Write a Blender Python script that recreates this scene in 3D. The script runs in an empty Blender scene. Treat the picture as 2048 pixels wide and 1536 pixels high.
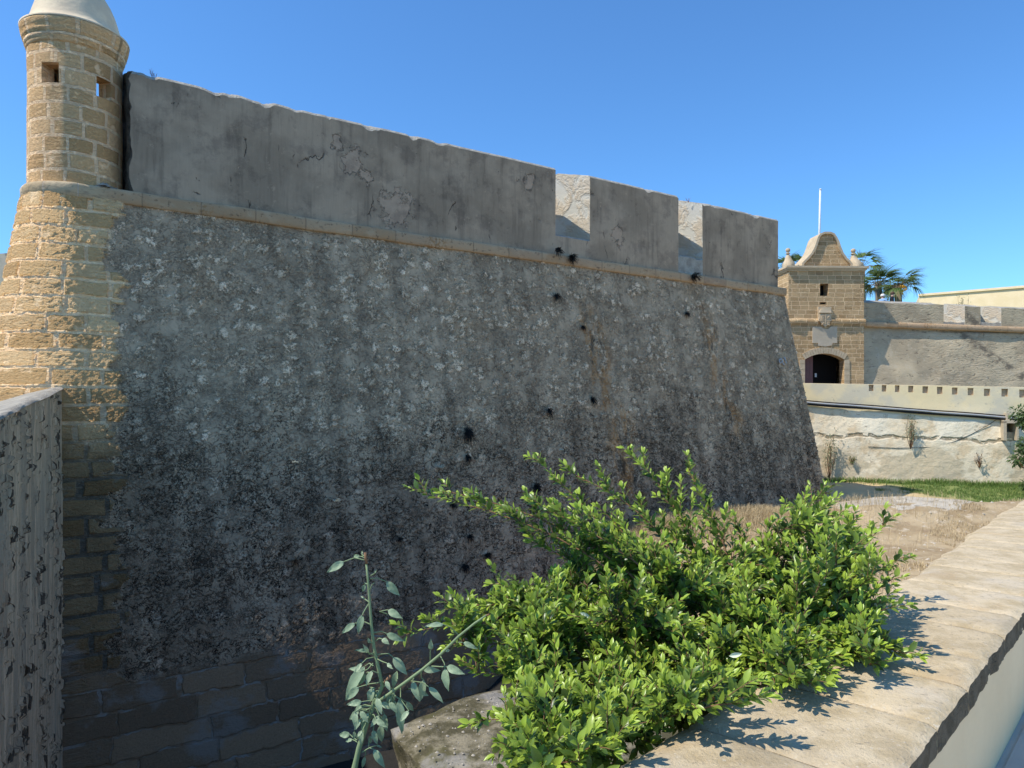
import bpy, math, random
import numpy as np
from mathutils import Vector, Matrix
R = math.radians
random.seed(7); rng = np.random.default_rng(7)
sc = bpy.context.scene; C = sc.collection

# ------------------------------------------------------------------ camera, sky, sun, exposure
FPX = 1420.0; HZ = 810.0                      # focal length in pixels of the 2048 px photograph, row of the horizon
cam_d = bpy.data.cameras.new('camera'); cam = bpy.data.objects.new('camera', cam_d); C.objects.link(cam)
cam.location = (0, 0, 0); cam.rotation_euler = (R(90), 0, 0)
cam_d.sensor_width = 36; cam_d.lens = FPX/2048*36; cam_d.shift_y = (HZ-768)/2048
cam_d.clip_start = 0.05; cam_d.clip_end = 5000; sc.camera = cam
SUN_EL = 54.6; SUN_TH = 20.0                  # sun height; direction the light travels in the ground plane
w = bpy.data.worlds.new('World'); sc.world = w; w.use_nodes = True
wn = w.node_tree.nodes; wl = w.node_tree.links
sky = wn.new('ShaderNodeTexSky'); sky.sky_type = 'NISHITA'; sky.sun_disc = False
sky.sun_elevation = R(SUN_EL); sky.sun_rotation = math.atan2(-math.cos(R(SUN_TH)), -math.sin(R(SUN_TH)))
sky.air_density = 1.0; sky.dust_density = 0.0; sky.ozone_density = 4.5; sky.altitude = 0
tn = wn.new('ShaderNodeVectorMath'); tn.operation = 'MULTIPLY'; tn.inputs[1].default_value = (.50, .79, 1.0)
wl.new(sky.outputs[0], tn.inputs[0]); wl.new(tn.outputs[0], wn['Background'].inputs[0]); wn['Background'].inputs[1].default_value = 0.15
sd = bpy.data.lights.new('sun', 'SUN'); sd.energy = 3.4; sd.angle = R(0.53); sd.color = (1.0, 0.95, 0.86)
sun = bpy.data.objects.new('sun', sd); C.objects.link(sun)
ldir = Vector((math.cos(R(SUN_TH))*math.cos(R(SUN_EL)), math.sin(R(SUN_TH))*math.cos(R(SUN_EL)), -math.sin(R(SUN_EL))))
sun.rotation_euler = ldir.to_track_quat('-Z', 'Y').to_euler()
sc.view_settings.view_transform = 'Standard'; sc.view_settings.look = 'None'
sc.view_settings.exposure = 0.55; sc.view_settings.gamma = 1.0
sc.cycles.max_bounces = 5; sc.cycles.use_denoising = True

# ------------------------------------------------------------------ helpers
def at(px, py, D): return Vector(((px-1024)/FPX*D, D, (HZ-py)/FPX*D))
def smooth(x, a, b):
    t = np.clip((np.asarray(x, float)-a)/(b-a), 0, 1); return t*t*(3-2*t)
def _h(ix, iy, iz):
    n = (ix*374761393 + iy*668265263 + iz*1274126177) & 0xffffffff
    n = ((n ^ (n >> 13))*1274126177) & 0xffffffff
    return ((n ^ (n >> 16)) & 0xffff)/65535.0
def vnoise(x, y, z=0.0, sc_=1.0):
    x = np.asarray(x, float)*sc_; y = np.asarray(y, float)*sc_; z = np.asarray(z, float)*sc_ + np.zeros_like(x)
    xi = np.floor(x).astype(np.int64); yi = np.floor(y).astype(np.int64); zi = np.floor(z).astype(np.int64)
    fx, fy, fz = x-xi, y-yi, z-zi
    fx = fx*fx*(3-2*fx); fy = fy*fy*(3-2*fy); fz = fz*fz*(3-2*fz)
    r = 0
    for a in (0, 1):
        for b in (0, 1):
            for c in (0, 1):
                r = r + _h(xi+a, yi+b, zi+c)*(fx if a else 1-fx)*(fy if b else 1-fy)*(fz if c else 1-fz)
    return r*2-1
def fbm(x, y, z=0.0, sc_=1.0, o=4):
    s = 0; a = 1; n = 0
    for k in range(o):
        s = s + a*vnoise(x, y, np.asarray(z, float)+k*7.3, sc_); n += a; a *= .5; sc_ *= 2.03
    return s/n

def tag(o, label=None, cat=None, group=None, kind=None):
    if label: o['label'] = label
    if cat: o['category'] = cat
    if group: o['group'] = group
    if kind: o['kind'] = kind
    return o
def empty(name, loc, label, cat, group=None):
    o = bpy.data.objects.new(name, None); C.objects.link(o); o.location = loc
    return tag(o, label, cat, group)

class MB:                                       # collects geometry for ONE mesh object
    def __init__(s): s.v = []; s.f = []; s.uv = []; s.m = []; s.n = 0; s.att = []
    def add(s, verts, faces, uvs=None, mat=0, att=None):
        """verts (N,3), faces list of index tuples, uvs (N,2) in metres"""
        verts = np.asarray(verts, float).reshape(-1, 3)
        uvs = np.zeros((len(verts), 2)) if uvs is None else np.asarray(uvs, float).reshape(-1, 2)
        s.v.append(verts); s.uv.append(uvs)
        s.att.append(np.zeros(len(verts)) if att is None else np.broadcast_to(np.asarray(att, float), (len(verts),)))
        s.f.extend([tuple(int(i)+s.n for i in f) for f in faces]); s.m.extend([mat]*len(faces)); s.n += len(verts)
    def grid(s, P, UV=None, mat=0, flip=False, att=None, closed=False):
        nv, nu = P.shape[:2]
        idx = np.arange(nv*nu).reshape(nv, nu)
        a, b, c, d = idx[:-1, :-1], idx[:-1, 1:], idx[1:, 1:], idx[1:, :-1]
        F = np.stack([a, b, c, d], -1).reshape(-1, 4)
        if closed:
            F2 = np.stack([idx[:-1, -1], idx[:-1, 0], idx[1:, 0], idx[1:, -1]], -1); F = np.vstack([F, F2])
        if flip: F = F[:, ::-1]
        s.add(P.reshape(-1, 3), F.tolist(), None if UV is None else UV.reshape(-1, 2), mat, None if att is None else np.asarray(att).reshape(-1))
    def quad(s, a, b, c, d, mat=0, n=1, m=1, uv0=(0, 0)):
        a, b, c, d = map(lambda q: np.array(q, float), (a, b, c, d))
        t = np.linspace(0, 1, n+1)[None, :, None]; r = np.linspace(0, 1, m+1)[:, None, None]
        P = (a*(1-t)+b*t)*(1-r)+(d*(1-t)+c*t)*r
        L = np.linalg.norm(b-a); H = np.linalg.norm(d-a)
        UV = np.concatenate([uv0[0]+t*L+0*r, uv0[1]+r*H+0*t], -1)
        s.grid(P, UV, mat)
    def box(s, x0, x1, y0, y1, z0, z1, f=None, mat=0, n=1):
        f = f or (lambda p: p)
        def q(*c): s.quad(*[f(np.array(k, float)) for k in c], mat=mat, n=n, m=1, uv0=(c[0][0]+c[0][1], c[0][2]))
        q((x0,y0,z0),(x1,y0,z0),(x1,y0,z1),(x0,y0,z1)); q((x1,y0,z0),(x1,y1,z0),(x1,y1,z1),(x1,y0,z1))
        q((x1,y1,z0),(x0,y1,z0),(x0,y1,z1),(x1,y1,z1)); q((x0,y1,z0),(x0,y0,z0),(x0,y0,z1),(x0,y1,z1))
        q((x0,y0,z1),(x1,y0,z1),(x1,y1,z1),(x0,y1,z1)); q((x0,y1,z0),(x1,y1,z0),(x1,y0,z0),(x0,y0,z0))
    def tube(s, pts, rad, k=6, mat=0, cap=True, att=0):
        pts = [Vector(p) for p in pts]; rad = rad if hasattr(rad, '__len__') else [rad]*len(pts)
        rings = []; up = Vector((0.3, 0.2, 1)).normalized()
        for i, p in enumerate(pts):
            t = (pts[min(i+1, len(pts)-1)]-pts[max(i-1, 0)])
            t = t.normalized() if t.length > 1e-9 else Vector((0, 0, 1))
            a = t.cross(up); a = a.normalized() if a.length > 1e-4 else Vector((1, 0, 0)); b = t.cross(a).normalized()
            rings.append([p+(a*math.cos(2*math.pi*j/k)+b*math.sin(2*math.pi*j/k))*rad[i] for j in range(k)])
        P = np.array([[tuple(q) for q in r] for r in rings]); 
        F = []
        n = len(rings)
        for i in range(n-1):
            for j in range(k): F.append((i*k+j, (i+1)*k+j, (i+1)*k+(j+1) % k, i*k+(j+1) % k))
        if cap: F.append(tuple(range(k))); F.append(tuple((n-1)*k+j for j in reversed(range(k))))
        V = P.reshape(-1, 3)
        U = np.stack([np.tile(np.arange(k)/k, n), np.repeat(np.arange(n), k)*.1], -1)
        s.add(V, F, U, mat, att)
    def lathe(s, c, prof, k=24, mat=0, a0=0, a1=360, uvR=1.0):
        full = abs(a1-a0) >= 359.9; th = np.radians(np.linspace(a0, a1, k+(0 if full else 1), endpoint=not full))
        pr = np.array(prof, float)
        P = np.stack([c[0]+pr[:, :1]*np.cos(th)[None], c[1]+pr[:, :1]*np.sin(th)[None], c[2]+pr[:, 1:]+0*th[None]], -1)
        UV = np.stack([np.broadcast_to(th[None]*uvR, P.shape[:2]), P[..., 2]], -1)
        s.grid(P, UV, mat, closed=full)
    def build(s, name, mats, parent=None, smooth_=True, displace=None):
        me = bpy.data.meshes.new(name)
        V = np.vstack(s.v) if s.v else np.zeros((0, 3))
        if displace is not None: V = V + displace(V)
        loc = np.zeros(3)
        if parent is None and len(V):            # origin at the base of the thing
            loc = np.array([(V[:, 0].min()+V[:, 0].max())/2, (V[:, 1].min()+V[:, 1].max())/2, V[:, 2].min()])
        else:
            p = parent
            while p is not None: loc = loc + np.array(p.location); p = p.parent
        me.from_pydata((V-loc).tolist(), [], s.f)
        if not isinstance(mats, (list, tuple)): mats = [mats]
        for m in mats: me.materials.append(m)
        me.polygons.foreach_set('material_index', np.array(s.m, np.int32))
        if smooth_: me.polygons.foreach_set('use_smooth', np.ones(len(s.f), bool))
        uvl = me.uv_layers.new(name='UVMap')
        li = np.zeros(len(me.loops), np.int32); me.loops.foreach_get('vertex_index', li)
        uvl.data.foreach_set('uv', np.vstack(s.uv)[li].ravel().astype(np.float32))
        at_ = me.attributes.new('tint', 'FLOAT', 'POINT'); at_.data.foreach_set('value', np.concatenate(s.att).astype(np.float32))
        me.validate(); me.update()
        o = bpy.data.objects.new(name, me); C.objects.link(o)
        if parent is None: o.location = loc.tolist()
        else: o.parent = parent
        return o

def holes_wall(mb, f, u0, u1, v0, v1, holes, mat=0, mat_in=None, du=.3, dv=.3):
    """a wall face f(u, v, depth) with rectangular holes (ua, ub, va, vb, depth, back)"""
    mat_in = mat if mat_in is None else mat_in
    us = {u0, u1}; vs = {v0, v1}
    for h in holes: us |= {h[0], h[1]}; vs |= {h[2], h[3]}
    def sub(a, d):
        a = sorted(a); r = []
        for p, q in zip(a[:-1], a[1:]):
            n = max(1, int(round((q-p)/d))); r += list(np.linspace(p, q, n+1)[:-1])
        return r+[a[-1]]
    us = sub(us, du); vs = sub(vs, dv)
    def inside(u, v):
        for k, h in enumerate(holes):
            if h[0] < u < h[1] and h[2] < v < h[3]: return k
        return -1
    ind = {}; V = []; UV = []
    def vid(i, j):
        if (i, j) not in ind: ind[(i, j)] = len(V); V.append(f(us[i], vs[j], 0)); UV.append((us[i], vs[j]))
        return ind[(i, j)]
    F = []
    for i in range(len(us)-1):
        for j in range(len(vs)-1):
            if inside((us[i]+us[i+1])/2, (vs[j]+vs[j+1])/2) < 0: F.append((vid(i, j), vid(i+1, j), vid(i+1, j+1), vid(i, j+1)))
    mb.add(V, F, UV, mat)
    for (a, b, c, d, dep, back) in holes:
        n = max(1, int((b-a)/.2)); ts = np.linspace(a, b, n+1)
        for s_, e_ in zip(ts[:-1], ts[1:]):
            mb.quad(f(s_, c, 0), f(e_, c, 0), f(e_, c, dep), f(s_, c, dep), mat_in, uv0=(s_, c-.3))
            mb.quad(f(s_, d, dep), f(e_, d, dep), f(e_, d, 0), f(s_, d, 0), mat_in, uv0=(s_, d))
            if back is not None: mb.quad(f(s_, c, dep), f(e_, c, dep), f(e_, d, dep), f(s_, d, dep), back, uv0=(s_, c))
        mb.quad(f(a, c, dep), f(a, c, 0), f(a, d, 0), f(a, d, dep), mat_in, uv0=(a-dep, c))
        mb.quad(f(b, c, 0), f(b, c, dep), f(b, d, dep), f(b, d, 0), mat_in, uv0=(b, c))

# ------------------------------------------------------------------ node helper
class X:                                        # a socket with arithmetic
    def __init__(s, n, k): s.n = n; s.k = k
    def _m(s, op, *o): return s.n.math(op, s, *o)
    def __add__(s, o): return s._m('ADD', o)
    def __radd__(s, o): return s._m('ADD', o)
    def __sub__(s, o): return s._m('SUBTRACT', o)
    def __rsub__(s, o): return s.n.math('SUBTRACT', o, s)
    def __mul__(s, o): return s._m('MULTIPLY', o)
    def __rmul__(s, o): return s._m('MULTIPLY', o)
    def __truediv__(s, o): return s._m('DIVIDE', o)
    def inv(s): return s.n.math('SUBTRACT', 1.0, s)
class N:
    def __init__(s, name):
        s.mat = bpy.data.materials.new(name); s.mat.use_nodes = True; s.t = s.mat.node_tree
        s.p = s.t.nodes['Principled BSDF']; s.out = s.t.nodes['Material Output']
        s.p.inputs['Specular IOR Level'].default_value = 0.25
    def put(s, sock, v):
        if isinstance(v, X): s.t.links.new(v.k, sock)
        elif isinstance(v, (tuple, list)):
            sock.default_value = (*v, 1.0) if (len(v) == 3 and sock.type == 'RGBA') else tuple(v)
        else: sock.default_value = v
    def node(s, typ, **kw):
        n = s.t.nodes.new(typ)
        for k, v in kw.items(): setattr(n, k, v)
        return n
    def math(s, op, a, b=None, c=None):
        n = s.node('ShaderNodeMath', operation=op); s.put(n.inputs[0], a)
        if b is not None: s.put(n.inputs[1], b)
        if c is not None: s.put(n.inputs[2], c)
        return X(s, n.outputs[0])
    def vmath(s, op, a, b=None):
        n = s.node('ShaderNodeVectorMath', operation=op); s.put(n.inputs[0], a)
        if b is not None:
            s.put(n.inputs[3] if op == 'SCALE' else n.inputs[1], b)
        return X(s, n.outputs[0])
    def uv(s): return X(s, s.node('ShaderNodeTexCoord').outputs['UV'])
    def obj(s): return X(s, s.node('ShaderNodeTexCoord').outputs['Object'])
    def pos(s): return X(s, s.node('ShaderNodeNewGeometry').outputs['Position'])
    def attr(s, name): return X(s, s.node('ShaderNodeAttribute', attribute_name=name).outputs['Fac'])
    def sep(s, v):
        n = s.node('ShaderNodeSeparateXYZ'); s.put(n.inputs[0], v); return [X(s, n.outputs[i]) for i in range(3)]
    def comb(s, x, y, z=0.0):
        n = s.node('ShaderNodeCombineXYZ')
        for i, v in enumerate((x, y, z)): s.put(n.inputs[i], v)
        return X(s, n.outputs[0])
    def scl(s, v, k): return s.vmath('MULTIPLY', v, k if isinstance(k, (tuple, list)) else (k, k, k))
    def noise(s, v, scale=1.0, detail=4.0, rough=.55, dist=0.0, off=None, color=False):
        n = s.node('ShaderNodeTexNoise'); 
        if off is not None: v = s.vmath('ADD', v, (off, off*.7, off*1.3))
        s.put(n.inputs['Vector'], v); n.inputs['Scale'].default_value = scale; n.inputs['Detail'].default_value = detail
        n.inputs['Roughness'].default_value = rough; n.inputs['Distortion'].default_value = dist
        return X(s, n.outputs['Color' if color else 'Fac'])
    def warp(s, v, scale, amt, detail=2.0):
        c = s.noise(v, scale, detail, color=True); c = s.vmath('SUBTRACT', c, (.5, .5, .5))
        return s.vmath('ADD', v, s.scl(c, (amt, amt, amt)))
    def vor(s, v, scale, feature='F1', rand=1.0, smooth_=None, out='Distance'):
        n = s.node('ShaderNodeTexVoronoi', feature=feature); s.put(n.inputs['Vector'], v)
        n.inputs['Scale'].default_value = scale; n.inputs['Randomness'].default_value = rand
        return X(s, n.outputs[out])
    def white(s, v):
        n = s.node('ShaderNodeTexWhiteNoise', noise_dimensions='3D'); s.put(n.inputs[0], v); return X(s, n.outputs['Value'])
    def brick(s, v, w_, h_, mortar=.012, off=.5, smooth_=.3):
        n = s.node('ShaderNodeTexBrick', offset=off, squash=1.0); s.put(n.inputs['Vector'], v)
        for k, q in (('Scale', 1.0), ('Brick Width', w_), ('Row Height', h_), ('Mortar Size', mortar), ('Mortar Smooth', smooth_), ('Bias', 0.0)):
            n.inputs[k].default_value = q
        n.inputs['Color1'].default_value = (0, 0, 0, 1); n.inputs['Color2'].default_value = (1, 1, 1, 1)
        n.inputs['Mortar'].default_value = (.5, .5, .5, 1)
        return X(s, n.outputs['Fac']), X(s, n.outputs['Color'])     # 1 in the joint; random grey per stone
    def step(s, v, a, b):                       # smooth ramp 0..1 between a and b
        n = s.node('ShaderNodeMapRange', interpolation_type='SMOOTHSTEP'); s.put(n.inputs[0], v)
        n.inputs[1].default_value = min(a, b); n.inputs[2].default_value = max(a, b)
        n.inputs[3].default_value = 0.0 if a < b else 1.0; n.inputs[4].default_value = 1.0 if a < b else 0.0
        return X(s, n.outputs[0])
    def mix(s, a, b, f):
        n = s.node('ShaderNodeMix', data_type='RGBA'); s.put(n.inputs[0], f); s.put(n.inputs[6], a); s.put(n.inputs[7], b)
        return X(s, n.outputs[2])
    def mixf(s, a, b, f):
        n = s.node('ShaderNodeMix', data_type='FLOAT'); s.put(n.inputs[0], f); s.put(n.inputs[2], a); s.put(n.inputs[3], b)
        return X(s, n.outputs[0])
    def ramp(s, f, stops):
        n = s.node('ShaderNodeValToRGB'); s.put(n.inputs[0], f); e = n.color_ramp.elements
        while len(e) < len(stops): e.new(0.5)
        for k, (p, c) in enumerate(stops): e[k].position = p; e[k].color = (*c, 1)
        return X(s, n.outputs[0])
    def gain(s, c, k):                          # multiply a colour by a scalar socket
        return s.vmath('MULTIPLY', c, s.comb(k, k, k))
    def done(s, col, height=None, rough=.9, bump=1.0, dist=.02, disp=False, spec=None):
        s.put(s.p.inputs['Base Color'], col); s.put(s.p.inputs['Roughness'], rough)
        if spec is not None: s.p.inputs['Specular IOR Level'].default_value = spec
        if height is not None:
            if disp:
                n = s.node('ShaderNodeDisplacement'); s.put(n.inputs['Height'], height); n.inputs['Midlevel'].default_value = 0
                n.inputs['Scale'].default_value = 1.0; s.t.links.new(n.outputs[0], s.out.inputs['Displacement'])
                s.mat.displacement_method = 'BOTH'
            else:
                n = s.node('ShaderNodeBump'); s.put(n.inputs['Height'], height); n.inputs['Strength'].default_value = bump
                n.inputs['Distance'].default_value = dist; s.t.links.new(n.outputs[0], s.p.inputs['Normal'])
        return s.mat

# ------------------------------------------------------------------ materials
def ashlar_nodes(n, P, bw, bh, mortar=.02, warp=.05):
    """eroded ashlar: joint mask, per-stone random, height in metres"""
    Pw = n.warp(P, 2.3, warp*1.2); Pw = n.warp(Pw, 9.0, warp*.55)
    x, y, z = n.sep(Pw)
    row = n.math('FLOOR', y/bh)
    sh = n.white(n.comb(row, 3.1)) * bw + n.noise(n.comb(x*.9, row*5.0), 1.0, 0.0)*bw*.9   # uneven lengths from course to course
    j, r = n.brick(n.comb(x+sh, y), bw, bh, mortar, .5, .35)
    rr = n.sep(r)[0]
    ero = n.noise(n.scl(P, (11, 21, 1)), 1.0, 6.0, .66, .9)      # bedded, wind-eroded stone, some blocks much more than others
    soft = n.step(n.math('FRACT', rr*7.31), .45, .75); ero = n.mixf(.54 + (n.noise(P, 24.0, 5.0, .75)-.5)*.8, ero, soft*.65+.35)
    pit = n.vor(n.warp(P, 12, .05), 22.0)
    return j, rr, ero, pit

def m_ochre(name='ochre eroded ashlar', k=(1, 1, 1)):
    n = N(name); P = n.uv(); j, r, ero, pit = ashlar_nodes(n, P, .46, .285, .036, .05)
    u, v, _ = n.sep(P)
    stone = n.ramp(r, [(0, (.42, .30, .17)), (.35, (.55, .415, .255)), (.7, (.64, .50, .33)), (1, (.49, .375, .24))])
    stone = n.mix(stone, (.34, .255, .155), n.step(ero, .46, .30)*.6)
    joint = n.mix((.76, .64, .49), (.68, .55, .41), n.noise(P, 3.0))
    over = n.step(n.noise(P, 3.2, 5.0, .6), .58, .66)*.55        # mortar smeared over stones
    c = n.mix(stone, joint, n.math('MAXIMUM', j, over))
    c = n.vmath('MULTIPLY', n.gain(c, n.noise(P, .9, 3.0)*.35+.82), k)
    h = n.step(j, .75, .15)*.026 + n.step(ero, .32, .62)*.026*over.inv() + n.noise(P, 60, 4.0)*.006 + n.noise(P, 1.7)*.02 - n.step(pit, .16, .05)*.012
    return n.done(c, h, .92, disp=False, bump=1.0, dist=1.0)

def m_scarp():
    """one coat for the whole battered wall: dressed quoins, rubble in lime mortar, dark footing courses"""
    n = N('weathered rubble scarp'); P = n.uv(); u, v, _ = n.sep(P)
    # --- rubble
    Pw = n.warp(P, 4.0, .22, 3.0); Pw = n.warp(Pw, 20.0, .10, 3.0)
    S = n.scl(Pw, (1.0, 1.15, 1.0))
    d2 = n.vor(S, 5.0, 'DISTANCE_TO_EDGE', .8); cr = n.sep(n.vor(S, 5.0, 'F1', .8, out='Color'))
    fine = n.noise(P, 26, 5.0, .7, .8); med = n.noise(P, 8.0, 4.0, .6, .6); big = n.noise(P, .75, 4.0, .55, .4)
    rag = n.noise(P, 15, 6.0, .75, 1.2)
    f1 = n.vor(S, 5.0, 'F1', .8)
    rad = cr[1]*.20 + .33
    stone = n.step(rad - f1 + (rag-.5)*2.1 + (fine-.5)*.9, .0, .05)   # ragged heads of the stones
    low = n.step(v + (big-.5)*5.0, 1.2, -1.8)                      # lower wall: mortar washed out, more stones bare; moat shade painted in too
    row = n.step(n.math('SINE', v*17.0 + med*2.5), -.6, .6)
    dens = .38 + low*.20 + (n.step(n.noise(P, 1.1, 3.0, .6, off=9), .42, .62))*.42 + row*.10 
    shown = n.step(dens - cr[0], -.02, .06)
    stone = stone*shown
    S2 = n.scl(Pw, (1.3, 1.0, 1.0)); c2 = n.sep(n.vor(S2, 13.0, 'F1', 1.0, out='Color')); f2_ = n.vor(S2, 13.0, 'F1', 1.0)
    small = n.step(.42 - f2_ + (rag-.5)*1.6, .0, .05)*n.step(c2[0], .60, .66)*(n.step(n.noise(P, 1.4, 3.0, off=83), .44, .58))
    stone = n.math('MAXIMUM', stone, small*.8)
    crev = n.step(n.noise(P, 10.5, 5.0, .62, 2.2, off=4), .475, .435)*n.step(n.noise(P, 1.6, 2.0, off=21), .36, .60)   # cavities
    line = n.step(d2, .045, .010)*n.step(cr[1], .35, .8)*(low*.7+.25)
    wm = n.noise(n.warp(P, 9.0, .10), 7.5, 4.0, .62, .8, off=61); worm = n.step(n.math('ABSOLUTE', wm-.5), .026, .008)*n.step(n.noise(P, 3.2, 3.0, off=62), .42, .54)
    wm2 = n.noise(P, 16.0, 3.0, .6, 1.5, off=64); worm2 = n.step(n.math('ABSOLUTE', wm2-.5), .022, .008)*n.step(n.noise(P, 2.2, 3.0, off=66), .48, .62)
    hole = n.math('MAXIMUM', n.math('MAXIMUM', crev*(low*.45+.30), line), n.math('MAXIMUM', worm*(low*.5+.5), worm2*(low*.35+.5)))
    # --- colour
    mort = n.mix((.31, .290, .255), (.235, .218, .19), n.step(n.noise(P, 1.7, 5.0, .65), .40, .62))
    mort = n.mix(mort, (.27, .235, .19), n.step(n.noise(P, .9, 3.0, off=31), .55, .72)*.7)
    st = n.ramp(cr[2], [(0, (.50, .475, .425)), (.4, (.62, .59, .535)), (.75, (.40, .37, .32)), (1, (.74, .71, .66))])
    st = n.mix(st, (.24, .215, .18), n.step(fine, .52, .36)*.7)
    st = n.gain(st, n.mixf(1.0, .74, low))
    c = n.mix(mort, st, stone*.85)
    vs = n.noise(n.scl(P, (2.2, .16, 1)), 1.0, 4.0, .6, off=91)
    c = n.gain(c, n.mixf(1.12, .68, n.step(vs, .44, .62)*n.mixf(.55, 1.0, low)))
    rgh = n.math('MAXIMUM', stone, low*.7)
    c = n.gain(c, n.mixf(1.0, fine*.7+.65, rgh*.8+.2))
    black = n.step(n.noise(P, .55, 5.0, .6, .6, off=50) + low*.22, .48, .74)   # black biological crust, deepened lower down by painted moat shade
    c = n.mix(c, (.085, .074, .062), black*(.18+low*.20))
    c = n.mix(c, (.014, .012, .011), hole)  # shade inside cavities and cracks painted as near-black colour
    # rust-ochre and dark runs under the embrasures
    def run(uc, wd, v0, v1):
        q = n.math('ABSOLUTE', u - uc - (n.noise(n.comb(0.0, v), .7, 2.0)-.5)*1.4 - (v-1.0)*-.10)
        return n.step(q, wd, wd*.25)*n.step(v, v1, v1-1.2)*n.step(v, v0, v0+1.5)
    rn = n.math('MAXIMUM', run(10.9, .60, -4.0, 3.2), run(15.2, .50, -1.6, 3.2))
    rust = n.step(n.noise(n.scl(P, (3, 1.0, 1)), 1.3, 4.0, .6, off=3), .44, .58)
    c = n.mix(c, (.30, .175, .065), rn*rust*n.step(n.noise(P, 14, 4.0, .7), .34, .56)*.62)
    c = n.mix(c, (.03, .03, .028), rn*n.step(n.noise(n.scl(P, (5, 1.6, 1)), 1.0, 5.0, .7, off=13), .54, .66)*.8)
    # pale lichen / salt bloom high on the wall and around the quoins low down
    bloom = n.step(n.noise(P, 2.6, 5.0, .65, off=70), .56, .70)*n.step(v, .6, 2.9)
    c = n.mix(c, (.47, .455, .43), bloom*stone*.6)
    hr = stone*(.012+med*.012) + fine*.014*(rgh*.85+.15) + med*.007 - hole*.024 + n.noise(P, 1.3, 2.0)*.02 + n.noise(P, 70, 3.0)*.004
    # --- dressed quoins at the salient
    j, r, ero, pit = ashlar_nodes(n, P, .62, .30, .036, .065)
    q = n.ramp(r, [(0, (.42, .30, .17)), (.35, (.55, .415, .255)), (.7, (.64, .50, .33)), (1, (.49, .375, .24))])
    q = n.mix(q, (.30, .225, .14), n.step(ero, .47, .32)*.6)
    over = n.step(n.noise(P, 3.0, 5.0, .6, off=8), .58, .66)*.55
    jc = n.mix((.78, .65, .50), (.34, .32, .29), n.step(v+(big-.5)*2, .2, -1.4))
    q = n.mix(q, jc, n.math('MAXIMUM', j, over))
    shaded = n.step(v + (n.noise(P, .9, 4.0)-.5)*2.4, .5, -1.0)  # moat wetness plus the low corner's shade, both put into the colour
    q = n.mix(q, n.gain(q, n.mixf(.20, .58, n.noise(P, 2.2, 5.0, .65))), shaded)
    lich = n.step(n.noise(P, 1.5, 5.0, .65, off=90), .55, .68)*n.step(v, -4.6, -3.6)*n.step(v, -1.6, -2.6)
    q = n.mix(q, (.26, .27, .30), lich*n.step(u, 1.6, .4)*.85)
    hq = n.step(j, .75, .15)*.032 + n.step(ero, .32, .62)*.028*over.inv() + n.noise(P, 1.7)*.02 + fine*.008 - n.step(pit, .16, .05)*.012
    rowq = n.math('FLOOR', v/.285)
    edge = n.white(n.comb(rowq, 7.7))*.34 + .30 + (n.noise(P, 2.6, 5.0, .65)-.5)*.9
    mq = n.step(u - edge, .07, -.02)
    c = n.vmath('MULTIPLY', c, (1.74, 1.34, .95)); c = n.gain(c, n.mixf(1.0, 1.22, low))
    q = n.vmath('MULTIPLY', q, (1.42, 1.20, .90))
    c = n.mix(c, q, mq); h = n.mixf(hr, hq, mq)
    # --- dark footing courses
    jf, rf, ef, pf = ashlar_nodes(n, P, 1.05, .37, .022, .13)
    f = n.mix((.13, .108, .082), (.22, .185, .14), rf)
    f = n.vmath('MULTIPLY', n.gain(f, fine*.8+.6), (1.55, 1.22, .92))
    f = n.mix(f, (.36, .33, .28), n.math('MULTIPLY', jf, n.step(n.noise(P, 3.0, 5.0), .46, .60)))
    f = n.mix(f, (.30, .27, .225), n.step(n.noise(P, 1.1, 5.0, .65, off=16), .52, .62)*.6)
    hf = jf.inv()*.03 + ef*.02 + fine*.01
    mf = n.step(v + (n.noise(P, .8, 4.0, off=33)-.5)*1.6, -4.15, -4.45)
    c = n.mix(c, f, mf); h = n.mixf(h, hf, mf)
    return n.done(c, h, .93, disp=True)

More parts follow.
